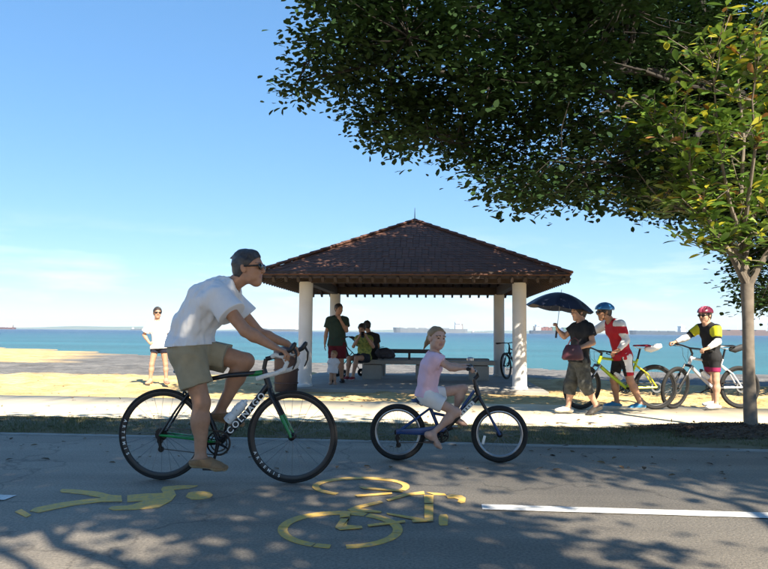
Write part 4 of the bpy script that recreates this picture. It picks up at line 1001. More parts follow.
# ---- road cyclist
g = ground(228, 481.5); rb = empty('road_bicycle', (g.x, g.y, .0), R(-4.5), 'black and green road bicycle with white drop bar tape and a bottle', 'bicycle')
road_bike(rb)
mr = empty('person', (g.x, g.y, .0), R(-4.5), 'cyclist in white tee shirt, khaki shorts and sunglasses riding the road bicycle', 'person')
q = px_frame(137, 228, 482)
J = dict(pel=q(184, 349, 0), mid=q(189, 324, 0), chest=q(207, 300, 0), nk=q(226, 284, 0), hd=q(244.5, 266.5, 0), hf=(1, -.10, .02), hu=(0.02, 0, 1),
         shn=q(222, 298, -.175), shf=q(220, 299, .17), eln=q(252, 330, -.25), elf=q(249, 333, .23), wrn=q(279.5, 345.0, -.236), wrf=q(279, 343.0, .222),
         hdn=(.88, .06, -.34), pnn=(-.34, .10, -.9), thn=(.0, 1, .0), hdf=(.80, .05, -.42), pnf=(-.42, -.25, -.85), thf=(.2, -1, .1), curln=(34, 44), curlf=(42, 52),
         hipn=q(186, 352, -.085), hipf=q(188, 351, .085), knn=q(203.5, 402, -.10), knf=q(240, 361.5, .10), ann=q(204.5, 456, -.125), anf=q(211.5, 415, .125),
         ton=q(228, 466, -.13), tof=q(232, 424, .13), fdn=(1, -.05, -.10), fdf=(1, .05, -.22))
man = Person(mr, J, 1.78, 1.1, .0062, TAN, hs=1.10)
man.body()
man.tee(WTEE, off=.030, sleeve=.50, hem=.02, wide=.03, fold=.007, cut=(q(184, 346.0, 0), (.08, 0, -1)), neck=.072)
man.shorts(cloth('khaki', (.36, .305, .205), (.30, .255, .17)), frac=(.68, .62), off=.020, flare=.026, up=.085, fold=.004)
SUE = mat('tan suede', (.30, .175, .09), .9, (.23, .135, .07), 30, .001, 200); SOLE = mat('gum sole', (.42, .30, .18), .8)
for s in 'nf': man.shoe(s, SUE, SOLE)
def mhair(v, P, k, f, r, u):
    v.cone(P(.040, 0, .102), P(-.05, 0, .104), .020*k, .026*k, .04, r, 1.7)
    v.cone(P(-.08, 0, .09), P(-.13, 0, .075), .02*k, .003*k, .02, r, 1.8)
man.hair(HAIRG, .008, ((.074, .072), (-.004, -.015)), extra=mhair, lump=.0025); man.glasses(LENS)

# ---- child
g2 = ground(448, 461.5); kb = empty('child_bicycle', (g2.x, g2.y, 0), R(-4.5), "small blue and black children's bicycle with chain guard and reflector", 'bicycle')
kid_bike(kb)
gr_ = empty('person', (g2.x, g2.y, 0), R(-4.5), 'barefoot child in pink tee and white shorts riding the small blue bicycle', 'person')
q = px_frame(117, 448, 461)
J = dict(pel=q(426, 394.5, 0), mid=q(427.5, 380, 0), chest=q(431, 365, 0), nk=q(434, 353, 0), hd=q(436.5, 337.5, -.01), hf=(.50, -.86, -.06), hu=(.05, 0, 1),
         shn=q(435, 358, -.105), shf=q(435, 357, .105), eln=q(450, 366.5, -.15), elf=q(451, 366, .15), wrn=q(463.5, 366, -.20), wrf=q(463, 365.5, .20),
         hdn=(.9, -.25, .05), pnn=(.1, 0, -1), thn=(.1, 1, 0), hdf=(.9, .25, .05), pnf=(.1, 0, -1), thf=(.1, -1, 0), curln=(48, 60), curlf=(48, 60),
         hipn=q(428, 397, -.06), hipf=q(430, 395, .06), knn=q(456.5, 410.5, -.085), knf=q(464, 388.5, .085), ann=q(431.5, 433, -.085), anf=q(453, 417, .085),
         ton=q(440, 446, -.09), tof=q(468, 424, .09), fdn=(.72, 0, -.62), fdf=(.9, .05, -.3), fun=(.6, 0, .75))
kid = Person(gr_, J, 1.20, .92, .0052, SKIN('child', (.52, .32, .24)), hs=1.24, child=True)
kid.body(barefoot='nf')
kid.tee(cloth('pale pink', (.74, .50, .58), (.68, .46, .54)), off=.014, sleeve=.42, hem=.02, wide=.012, fold=.004, neck=.075, seed=7)
kid.shorts(cloth('white denim', (.72, .70, .68)), frac=(.52, .45), off=.012, flare=.012, up=.08, fold=.003)
def ghair(v, P, k, f, r, u):
    v.cone(P(-.09, 0, .03), P(-.135, .01, .0), .026*k, .030*k, .012); v.cone(P(-.135, .01, .0), P(-.17, .02, -.06), .032*k, .022*k, .012); v.cone(P(-.17, .02, -.06), P(-.205, .03, -.125), .022*k, .006*k, .012)
kid.hair(BLOND, .008, ((.070, .082), (-.03, -.03)), extra=ghair, lump=.004)

# ---- woman with the umbrella
GP = -.0
def standing(px, py, yaw=0.0, z=GP): a = ground(px, py, z); return Vector((a.x, a.y, z))
BLKC = cloth('black', (.018, .018, .020), (.026, .026, .028)); 
c = standing(582, 414.5, 0, .004); S_ = F/c.y*1.0
wr = empty('person', c, R(4), 'person in black tee and dark cropped trousers walking under the umbrella', 'person')
q = px_frame(S_, 582, 414.5)
J = dict(pel=q(580, 359, 0), mid=q(581, 346, 0), chest=q(582, 333, 0), nk=q(582.5, 323.5, .0), hd=q(579.5, 313.5, 0), hf=(-1, -.15, -.08), hu=(0, 0, 1),
         shn=q(586, 329, -.15), shf=q(580, 328.5, .15), eln=q(588.5, 343.5, -.20), elf=q(570, 338, .22), wrn=q(575, 348.5, -.22), wrf=q(562.5, 330.5, .20),
         hdn=(-.9, 0, -.15), pnn=(0, .6, -.8), thn=(0, .5, 1), hdf=(-.3, -.1, 1), pnf=(-1, 0, -.2), thf=(-.4, -1, 0), curln=(60, 70), curlf=(70, 80),
         hipn=q(580.5, 362, -.08), hipf=q(579.5, 362, .08), knn=q(583, 384, -.09), knf=q(573, 384.5, .09), ann=q(594.5, 405.5, -.09), anf=q(570.5, 408.5, .09),
         ton=q(588, 412, -.09), tof=q(560, 413, .09), fdn=(-.85, 0, -.45), fdf=(-1, 0, .04), fun=(-.45, 0, .85), back=(1, 0, 0))
p = Person(wr, J, 1.60, 1.02, .0085, FAIR, hs=1.08); p.body(barefoot=())
p.tee(BLKC, off=.016, sleeve=.55, hem=.06, wide=.02, fold=.005); p.shorts(mat('cloth dark camo', (.03, .032, .03), .85, (.075, .078, .07), 18, .0012, 220), frac=(1, 1), off=.018, flare=.02, long=.45, fold=.004)
p.shoe('n', mat('dark sandal', (.05, .045, .04), .7), BLK); p.shoe('f', mat('white sandal', (.7, .68, .64), .7), mat('cream sole', (.6, .55, .45), .8))
p.hair(HAIRD, .014, ((.085, .062), (-.0, -.07))); 
# umbrella and bag
hp = wr.matrix_world
top = Vector(q(561.5, 292.5, .22)); grip = Vector(q(562.5, 330, .22)); 
um = empty('umbrella', (0, 0, 0), 0, 'open navy umbrella held by the walking person', 'umbrella'); um.matrix_world = Matrix.Translation(c) @ Matrix.Rotation(R(4), 4, 'Z') @ Matrix.Translation(grip)
ax = Vector((.13, 0, 1)).normalized(); Lp = (top-grip).length
rot = Vector((0, 0, 1)).rotation_difference(ax).to_matrix()
NV = mat('navy umbrella fabric', (.018, .024, .05), .5, (.026, .034, .07), 4); Rr = .47
mb = MB(); NS, NR_ = 64, 9; vs = [rot @ Vector((0, 0, Lp))]; 
rings = []
for i in range(1, NR_+1):
    t = i/NR_
    for k in range(NS):
        a = 2*math.pi*k/NS; sc = math.cos(math.pi/8)/math.cos(((a+math.pi/8) % (math.pi/4))-math.pi/8); rad = Rr*t*(1-(1-sc)*t*1.4 if False else (1*(1-t)+t*(.5+.5*sc)))
        zz = Lp - .245*t**1.9 - .035*t*t*(1-abs(math.cos(4*a)))*-1.0*.6
        vs.append(rot @ Vector((rad*math.cos(a), rad*math.sin(a), zz)))
fs = [(0, 1+k, 1+(k+1) % NS) for k in range(NS)] + [(1+(i-1)*NS+k, 1+i*NS+k, 1+i*NS+(k+1) % NS, 1+(i-1)*NS+(k+1) % NS) for i in range(1, NR_) for k in range(NS)]
n0 = len(vs); vs2 = [v_ - ax*.004 for v_ in vs]; mb.add(vs+vs2, fs + [tuple(n0+i for i in reversed(f_)) for f_ in fs]); mb.build('canopy', NV, um)
mb = MB(); mb.tube([rot @ Vector((0, 0, -.06)), rot @ Vector((0, 0, Lp+.04))], .0055, 8); mb.build('shaft', STEEL, um)
mb = MB(); mb.tube([rot @ Vector((0, 0, -.13)), rot @ Vector((0, 0, -.05)), rot @ Vector((0, 0, .04))], [.014, .016, .012], 10); mb.build('handle', BLK, um)
for k in range(8):
    a = 2*math.pi*k/8; mb = MB(); mb.tube([rot @ Vector((Rr*t*math.cos(a)*.985, Rr*t*math.sin(a)*.985, Lp-.245*t**1.9-.008)) for t in (.03, .3, .55, .8, 1)], .0025, 5); mb.tube([rot @ Vector((.01*math.cos(a), .01*math.sin(a), Lp-.2)), rot @ Vector((Rr*.45*math.cos(a), Rr*.45*math.sin(a), Lp-.245*.45**1.9-.01))], .002, 5); mb.build('rib', STEEL, um)
bg_ = empty('handbag', (0, 0, 0), 0, 'maroon handbag carried at the waist of the person with the umbrella', 'handbag'); bg_.matrix_world = Matrix.Translation(c) @ Matrix.Rotation(R(4), 4, 'Z') @ Matrix.Translation(Vector(q(566.5, 353, -.27)))
BAGM = mat('maroon leather', (.07, .018, .028), .45, (.05, .012, .02), 8, .001, 60)
mb = MB(); mb.tube([(.0, 0, -.10), (0, 0, -.075), (-.0, 0, .02), (.0, 0, .09), (0, 0, .105)], [.13, .155, .135, .10, .085], 20, flat=((0, 1, 0), .36)); mb.build('body', BAGM, bg_)
mb = MB(); mb.tube([(-.07, 0, .09), (-.03, 0, .17), (.03, 0, .2), (.075, 0, .16), (.075, 0, .09)], .009, 8); mb.build('handle', BAGM, bg_)

# ---- cyclist in red with the yellow green mountain bike
A1 = R(3)
b = standing(622, 410, 0, .004); hdg = math.pi + A1
yb = empty('mountain_bicycle', standing(627, 409.5, 0, .004), hdg, 'bright yellow green mountain bicycle with a red saddle', 'bicycle')
mtb(yb, ('yellow green', (.42, .58, .025)), ('yellow', (.60, .56, .02)), mat('red saddle', (.32, .02, .035), .5), wb=1.12, bag=mat('white saddle bag', (.72, .72, .70), .7), WR=.33, steer=R(20), barrise=.02)
S_ = F/b.y
rr_ = empty('person', b, A1, 'cyclist in red and white jersey and blue helmet standing astride the yellow green bicycle', 'person')
q = px_frame(S_, 622, 410, A1)
J = dict(pel=q(623, 356, 0), mid=q(620.5, 344, 0), chest=q(616.5, 331, 0), nk=q(611.5, 321.5, 0), hd=q(605, 313.5, 0), hf=(-1, -.05, -.12), hu=(-.08, 0, 1),
         shn=q(617.5, 325.5, -.165), shf=q(611, 325, .165), eln=q(621.5, 341, -.21), elf=q(599, 334, .25), wrn=q(612, 351, -.26), wrf=q(594.5, 345, .28),
         hdn=(-.9, -.1, -.35), pnn=(0, .3, -1), thn=(0, 1, 0), hdf=(-.7, 0, -.6), pnf=(-.3, 0, -1), thf=(0, -1, 0), curln=(40, 50), curlf=(60, 70),
         hipn=q(624, 358, -.085), hipf=q(622, 358, .085), knn=q(627.5, 381, -.12), knf=q(617, 381, .12), ann=q(636.5, 403, -.16), anf=q(622, 404, .18),
         ton=q(625, 410, -.17), tof=q(608, 410, .18), fdn=(-1, -.12, 0), fdf=(-1, .1, 0), back=(1, 0, 0))
p = Person(rr_, J, 1.66, 1.0, .0085, TAN, hs=1.06); p.body()
RED = cloth('red lycra', (.47, .018, .03), rough=.55); WLY = cloth('white lycra', (.72, .72, .73), rough=.6)
JJ = p.J
def redpick(C):
    a = np.minimum(np.linalg.norm(C-JJ['shn'], axis=1), np.linalg.norm(C-JJ['shf'], axis=1)); s_ = (C[:, 2] > JJ['shn'][2]-.03) & (a < .11)
    lat = np.abs(C[:, 1]) > .205
    lowa = (C[:, 0] < JJ['mid'][0]-.17)
    el = (np.linalg.norm(C-(JJ['eln']*.6+JJ['wrn']*.4), axis=1) < .16) & (C[:, 1] < -.17)
    return np.where(s_ | el | lowa & (np.abs(C[:, 1]) > .1), 1, 0)
p.tee(RED, off=.008, sleeve=.6, hem=.06, wide=.006, fold=.0025, mats=[RED, WLY], pick=redpick, long=True, name='jersey')
def shpick(C): return np.where((C[:, 1] < -.16) & (C[:, 0] > -.1), np.where(C[:, 2] < JJ['knn'][2]+.13, 2, 1), 0)
p.shorts(BLKC, frac=(.78, .78), off=.007, flare=.003, up=.08, fold=.001, mats=[BLKC, WLY, RED], pick=shpick, name='cycling_shorts')
for s in 'nf': p.shoe(s, mat('blue shoe', (.03, .20, .38), .5), mat('white shoe sole', (.75, .75, .74), .6))
p.hair(HAIRD, .008, ((.08, .06), (-.0, -.05))); p.helmet(mat('blue helmet shell', (.03, .16, .38), .25), mat('pale blue helmet stripe', (.25, .42, .55), .3)); p.glasses(LENS)

# ---- cyclist in black and yellow with the silver mountain bike
A2 = R(5)
b = standing(711, 409, 0, .004)
sb = empty('mountain_bicycle', standing(713, 408.5, 0, .004), math.pi+A2, 'silver white mountain bicycle with a black saddle bag', 'bicycle')
mtb(sb, ('silver', (.50, .50, .52)), ('white silver', (.66, .66, .67)), BLK, wb=1.06, WR=.32, bag=mat('black saddle bag', (.02, .02, .022), .7), steer=R(28), barrise=.07)
S_ = F/b.y
rr_ = empty('person', b, A2, 'cyclist in black and yellow top and maroon helmet standing with the silver bicycle', 'person')
q = px_frame(S_, 711, 409, A2)
J = dict(pel=q(713, 356.5, 0), mid=q(713, 344.5, 0), chest=q(711.5, 332.5, 0), nk=q(708.5, 325, 0), hd=q(707, 316.5, 0), hf=(-.9, -.45, -.12), hu=(0, 0, 1),
         shn=q(713, 329.5, -.15), shf=q(706, 329, .15), eln=q(711.5, 342.5, -.21), elf=q(695, 338.5, .22), wrn=q(698, 349, -.28), wrf=q(684.5, 343.5, .26),
         hdn=(-.9, -.1, -.2), pnn=(0, .3, -1), thn=(0, 1, 0), hdf=(-1, 0, -.1), pnf=(-.2, 0, -1), thf=(0, -1, 0), curln=(45, 55), curlf=(55, 65),
         hipn=q(713, 359, -.08), hipf=q(712, 359, .08), knn=q(712.5, 380.5, -.11), knf=q(716, 380, .12), ann=q(711.5, 403.5, -.14), anf=q(722, 403, .18),
         ton=q(702, 409, -.15), tof=q(712, 409, .18), fdn=(-1, -.2, 0), fdf=(-1, .1, 0), back=(1, 0, 0))
p = Person(rr_, J, 1.58, .97, .0085, FAIR, hs=1.08); p.body()
YC = cloth('lime yellow lycra', (.62, .60, .03), rough=.55); JJ2 = p.J; j2 = {k_: v_ for k_, v_ in JJ2.items()}
def ypick(C):
    d = np.linalg.norm(C-(j2['shn']*.75+j2['eln']*.25), axis=1); d2 = np.linalg.norm(C-(j2['shf']*.75+j2['elf']*.25), axis=1)
    def seg(C, a, b):
        ab = b-a; t = np.clip((C-a)@ab/(ab@ab), 0, 1); return np.linalg.norm(C-a-t[:, None]*ab, axis=1)
    arm = (np.minimum(seg(C, j2['eln'], j2['wrn']), seg(C, j2['elf'], j2['wrf'])) < .062)
    return np.where(arm, 2, np.where((d < .10) | (d2 < .1), 1, 0))
p.tee(BLKC, off=.010, sleeve=.6, hem=.08, wide=.008, fold=.003, mats=[BLKC, YC, WLY], pick=ypick, long=True, name='jersey')
PNK = cloth('maroon pink lycra', (.28, .02, .085), rough=.55)
p.shorts(BLKC, frac=(.62, .62), off=.009, flare=.004, up=.08, fold=.001, mats=[BLKC, PNK], pick=lambda C: (C[:, 2] < j2['pel'][2]-.17).astype(int), name='cycling_shorts')
for s in 'nf': p.shoe(s, mat('white trainer', (.72, .72, .70), .6), mat('white shoe sole', (.75, .75, .74), .6))
p.hair(HAIRD, .010, ((.08, .06), (-.02, -.09))); p.helmet(mat('maroon helmet shell', (.11, .012, .03), .25), mat('pink helmet stripe', (.35, .07, .12), .3)); p.glasses(LENS)

# ---- woman in white on the sand
b = standing(158, 385.5, 0, -.05); b.z = -.05; S_ = F/b.y
rr_ = empty('person', b, R(12), 'person in a white tee, dark shorts and sunglasses standing on the bright sand', 'person'); q = px_frame(S_, 158, 385.5)
J = dict(pel=q(158.5, 346, 0), mid=q(158, 338, 0), chest=q(156.5, 329, 0), nk=q(155.5, 321.5, 0), hd=q(155.5, 313.5, -.02), hf=(.25, -1, -.05), hu=(0, 0, 1), shn=q(149, 324.5, 0), shf=q(162.5, 324.5, .0), eln=q(143, 335.5, .03), elf=q(167, 335.5, .06), wrn=q(149, 343.5, -.06), wrf=q(164.5, 344.5, .06),
         hdn=(.9, -.2, -.25), pnn=(.1, .9, 0), thn=(0, 0, 1), hdf=(-.8, .2, -.3), pnf=(0, -.9, 0), thf=(0, 0, 1), curln=(20, 25), curlf=(20, 25),
         hipn=q(154.5, 348, 0), hipf=q(162, 348, 0), knn=q(151.5, 364.5, -.02), knf=q(164.5, 364.5, .02), ann=q(150.5, 380.8, 0), anf=q(165.5, 380.8, .03),
         ton=q(148, 385, -.18), tof=q(168, 385, -.16), fdn=(-.3, -1, 0), fdf=(.3, -1, 0), back=(0, 1, 0))
p = Person(rr_, J, 1.62, .95, .0095, FAIR, hs=1.05); p.body(barefoot='nf')
p.tee(WTEE, off=.022, sleeve=.75, hem=.06, wide=.03, fold=.006); p.shorts(cloth('navy', (.02, .022, .04)), frac=(.3, .3), off=.012, flare=.01, fold=.002); p.hair(HAIRD, .014, ((.085, .066), (-.03, -.06))); p.glasses(LENS)

# ---- people in the pavilion
def pv(px, py, Y, z): a = at(px, py, Y); return Vector((a.x, Y, z))
b = pv(339, 383, 15.6, -.018); S_ = F/b.y
rr_ = empty('person', b, 0, 'person in dark green tee and maroon shorts in the pavilion shade, hand at mouth', 'person'); q = px_frame(S_, 339, 385.0)
J = dict(pel=q(336.5, 345, 0), mid=q(336.5, 337, 0), chest=q(336.5, 328, 0), nk=q(337, 319.5, 0), hd=q(338, 312, -.02), hf=(.6, -.8, -.1), hu=(0, 0, 1), shn=q(328.5, 323, .02), shf=q(344.5, 323, 0), eln=q(325.5, 336, .03), elf=q(346, 333.5, -.08), wrn=q(324.5, 346.5, -.02), wrf=q(339.8, 322.5, -.17),
         hdn=(-.05, -.1, -1), pnn=(1, 0, 0), thn=(0, -1, 0), hdf=(-.3, .1, .9), pnf=(0, 1, 0), thf=(-1, 0, 0), curln=(15, 20), curlf=(35, 45),
         hipn=q(333, 348, 0), hipf=q(340.5, 348, 0), knn=q(332.5, 364.5, -.03), knf=q(341, 364.5, -.02), ann=q(332.5, 381.4, 0), anf=q(341.5, 381.4, 0), ton=q(331.5, 385, -.18), tof=q(343, 385, -.18), fdn=(-.1, -1, 0), fdf=(.2, -1, 0), back=(0, 1, 0))
p = Person(rr_, J, 1.70, 1.1, .0095, TAN, hs=1.03); p.body()
p.tee(cloth('dark green', (.035, .055, .04)), off=.02, sleeve=.6, hem=.08, wide=.02); p.shorts(cloth('maroon', (.12, .015, .022)), frac=(.8, .8), off=.02, flare=.02); p.hair(HAIRD, .010, ((.085, .066), (-.0, -.03)))
for s in 'nf': p.shoe(s, BLK, BLK)
b = pv(333, 384, 15.1, -.018); S_ = F/b.y
rr_ = empty('person', b, 0, 'toddler in white standing in front of the person in maroon shorts', 'person'); q = px_frame(S_, 333, 384.5)
J = dict(pel=q(332.5, 370, 0), mid=q(332.7, 366.5, 0), chest=q(333, 363.3, 0), nk=q(333.3, 360, 0), hd=q(333.5, 355.3, 0), hf=(-.5, -.85, 0), hu=(0, 0, 1), shn=q(330.3, 361.5, 0), shf=q(336.2, 361.5, 0), eln=q(329.2, 366, 0), elf=q(337.4, 366, 0), wrn=q(328.8, 370, -.02), wrf=q(337.4, 370, -.02),
         hdn=(0, 0, -1), pnn=(1, 0, 0), thn=(0, -1, 0), hdf=(0, 0, -1), pnf=(-1, 0, 0), thf=(0, -1, 0), hipn=q(331.2, 371.5, 0), hipf=q(334.2, 371.5, 0), knn=q(330.8, 377.5, -.01), knf=q(334.6, 377.5, -.01), ann=q(330.6, 383, 0), anf=q(334.8, 383, 0), ton=q(330.4, 384, -.1), tof=q(335, 384, -.1), fdn=(-.1, -1, 0), fdf=(.1, -1, 0), back=(0, 1, 0))
p = Person(rr_, J, .76, 1.12, .007, FAIR, hs=1.7); p.body(barefoot='nf'); p.tee(cloth('toddler white', (.68, .68, .70)), off=.018, sleeve=.5, hem=.07, wide=.03, name='dress'); p.hair(BLOND, .008, ((.085, .07), (-.03, -.03)))
# seated, on the near end of the long bench
sbz = bench.location
b = Vector((at(364, 370, 16.62).x, 16.62, -.02)); S_ = F/b.y; q = px_frame(S_, 364, 385.0)
rr_ = empty('person', b, 0, 'person in a yellow green patterned top sitting on the bench with phone raised', 'person')
def seat(pxo, dy, S_, q): pass
J = dict(pel=q(363.5, 362.5, .02), mid=q(364.5, 355, .03), chest=q(364.5, 347.5, .0), nk=q(363, 341, -.03), hd=q(361.5, 334.5, -.08), hf=(-.25, -.9, -.35), hu=(0, -.2, 1), shn=q(357.5, 344, 0), shf=q(369.5, 344, .03), eln=q(353.5, 352, -.18), elf=q(373, 352, -.15), wrn=q(359, 343, -.32), wrf=q(366.5, 342.5, -.32),
         hdn=(.3, -.2, .9), pnn=(.8, .3, -.3), thn=(0, 1, 0), hdf=(-.3, -.2, .9), pnf=(-.8, .3, -.3), thf=(0, 1, 0), hipn=q(360.5, 363.3, 0), hipf=q(366.5, 363.3, 0), knn=q(349.5, 363.5, -.28), knf=q(357, 363.0, -.38), ann=q(348.0, 381.4, -.25), anf=q(353.5, 381.4, -.38), ton=q(346, 385, -.44), tof=q(351, 385, -.55), fdn=(-.25, -1, 0), fdf=(-.25, -1, 0))
p = Person(rr_, J, 1.62, 1.05, .0095, FAIR, hs=1.05); p.body()
p.tee(mat('cloth yellow green print', (.42, .42, .09), .85, (.10, .17, .05), 22, .001, 200), off=.016, sleeve=.25, hem=.05, wide=.012); p.shorts(cloth('dark denim', (.03, .035, .05)), frac=(.5, .5), off=.016, flare=.014)
for s in 'nf': p.shoe(s, mat('red canvas', (.25, .03, .04), .8), mat('white shoe sole', (.75, .75, .74), .6))
p.hair(HAIRD, .016, ((.085, .066), (-.03, -.08)))
ph = tag(MB(), None) if False else MB(); ph.box((0, 0, 0), (.075, .010, .145)); o = ph.build('phone', mat('black phone glass', (.01, .01, .012), .1), bevel=.004); o.location = b + Vector(q(362.8, 340.3, -.37)); o.rotation_euler = (R(-15), 0, R(10)); tag(o, 'black phone held up before the face of the seated person', 'phone')
b = Vector((at(368, 370, 17.15).x, 17.15, -.02)); S_ = F/b.y; q = px_frame(S_, 368, 384)
rr_ = empty('person', b, 0, 'person in dark clothes seated facing the sea behind the yellow green top', 'person')
J = dict(pel=q(370, 361.5, 0), mid=q(370.5, 354, 0), chest=q(370, 346, 0), nk=q(368.5, 339, 0), hd=q(366.5, 332, .02), hf=(-.3, .9, -.25), hu=(0, .1, 1), shn=q(364, 342.5, 0), shf=q(376, 342.5, 0), eln=q(361.5, 352, .06), elf=q(378, 352, .08), wrn=q(364, 359, .24), wrf=q(375, 359, .26),
         hdn=(.3, .9, -.1), pnn=(0, .1, -1), thn=(1, 0, 0), hdf=(-.3, .9, -.1), pnf=(0, .1, -1), thf=(-1, 0, 0), hipn=q(366.5, 362, 0), hipf=q(373.5, 362, 0), knn=q(365.5, 362, .42), knf=q(374.5, 362, .42), ann=q(365.5, 380, .40), anf=q(374.5, 380, .40), ton=q(365, 384, .58), tof=q(375, 384, .58), fdn=(0, 1, 0), fdf=(0, 1, 0))
p = Person(rr_, J, 1.72, 1.05, .0095, TAN, hs=1.03); p.body(); p.tee(cloth('charcoal', (.03, .03, .034)), off=.018, sleeve=.6, hem=.05, wide=.014, name='shirt'); p.shorts(BLKC, frac=(.8, .8), off=.016, flare=.014); p.hair(HAIRD, .013, ((.085, .066), (-.0, -.05)))
for s in 'nf': p.shoe(s, BLK, BLK)
# backpack on the bench, stroller behind
bk = empty('backpack', (at(384, 362, 17.0).x, 17.0, .44), R(20), 'dark backpack lying on the long bench beside the seated pair', 'backpack')
BPM = mat('black nylon', (.022, .022, .026), .7, (.04, .036, .05), 9, .002, 60)
mb = MB(); mb.tube([(-.20, 0, .12), (-.15, 0, .15), (.05, 0, .16), (.2, 0, .12), (.27, 0, .07)], [.07, .135, .15, .11, .04], 18, flat=((0, 0, 1), .92)); mb.build('body', BPM, bk)
mb = MB(); mb.tube([(-.1, -.13, .10), (.05, -.155, .10), (.13, -.12, .09)], [.03, .06, .03], 12, flat=((0, 1, 0), .6)); mb.build('pocket', BPM, bk)
mb = MB(); mb.tube([(-.17, .0, .24), (-.1, .02, .30), (0, .02, .31)], .008, 6); mb.build('strap', BPM, bk)
st = empty('stroller', (at(352, 372, 17.6).x, 17.6, -.02), R(25), 'dark folding stroller standing behind the seated person', 'stroller')
mb = MB(); 
for s in (-.22, .22): mb.tube([(-.45, s, .95), (-.38, s, .98), (-.2, s, .72), (.1, s, .45), (.35, s, .1)], .011, 8); mb.tube([(-.3, s, .1), (-.05, s, .42), (.1, s, .62)], .011, 8)
mb.tube([(-.45, -.22, .95), (-.45, .22, .95)], .014, 8); mb.tube([(.35, -.22, .1), (.35, .22, .1)], .009, 8); mb.tube([(-.3, -.22, .1), (-.3, .22, .1)], .009, 8); mb.build('frame', BLKM, st)
mb = MB(); mb.box((-.02, 0, .46), (.38, .36, .05), Matrix.Rotation(.15, 3, 'Y')); mb.box((-.22, 0, .66), (.05, .36, .44), Matrix.Rotation(-.35, 3, 'Y')); mb.build('seat', BPM, st, bevel=.015)
mb = MB(); vs = []; n = 10
for i in range(n):
    a = R(15+125*i/(n-1))
    for y in (-.21, .21): vs.append((-.12+.34*math.cos(a), y, .68+.34*math.sin(a)))
mb.add(vs+[(x*.96-.005, y*.96, z*.985) for x, y, z in vs], [(2*i, 2*i+2, 2*i+3, 2*i+1) for i in range(n-1)] + [(2*n+2*i+1, 2*n+2*i+3, 2*n+2*i+2, 2*n+2*i) for i in range(n-1)]); mb.build('hood', BPM, st)
for x, y in ((.35, -.24), (.35, .24), (-.3, -.24), (-.3, .24)): mb = MB(); mb.lathe([(.03, -.018), (.095, -.018), (.1, 0), (.095, .018), (.03, .018), (.03, -.018)], 20, 'y', (x, y, .10)); mb.build('wheel', RUB, st)
# bicycle parked beyond the right column
b = Vector((at(516, 378, 17.9).x, 17.9, -.03)); pb = empty('city_bicycle', b, R(-122), 'black bicycle parked beyond the right pavilion columns', 'bicycle')
mtb(pb, ('matt black', (.015, .015, .016)), ('matt black', (.015, .015, .016)), BLK, wb=1.04, WR=.33, bot=False, barrise=.05)
pb.rotation_euler = (R(4), 0, R(-122))
mb = MB(); mb.tube([(-.05, .05, .29), (-.1, .2, .03)], .008, 6); mb.build('kickstand', BLKM, pb)
# ------------------------------------------------------------------ vegetation
BARK = mat('grey brown bark', (.20, .165, .13), .9, (.12, .098, .076), 9, .012, 30)
BARKD = mat('dark bark', (.034, .028, .022), .95, (.020, .017, .014), 7, .015, 25)
def leaf_quads(C, Dv, U, L, Wd):
    """kite leaves: C base, Dv direction, U normal-ish, L length, Wd width arrays"""
    S = np.cross(Dv, U); S /= np.linalg.norm(S, axis=1, keepdims=True)+1e-9; Nn = np.cross(S, Dv)
    f = lambda t, w, z: C+Dv*(L*t)[:, None]+S*(Wd*w)[:, None]+Nn*(L*z)[:, None]
    V = np.stack([f(0, 0, 0), f(.3, .40, .05), f(.72, .46, .04), f(1, 0, -.08), f(.72, -.46, .04), f(.3, -.40, .05)], 1).reshape(-1, 3); n = len(C); return V, np.arange(6*n).reshape(n, 6)
def rdirs(n, r): v = r.normal(size=(n, 3)); return v/np.linalg.norm(v, axis=1, keepdims=True)
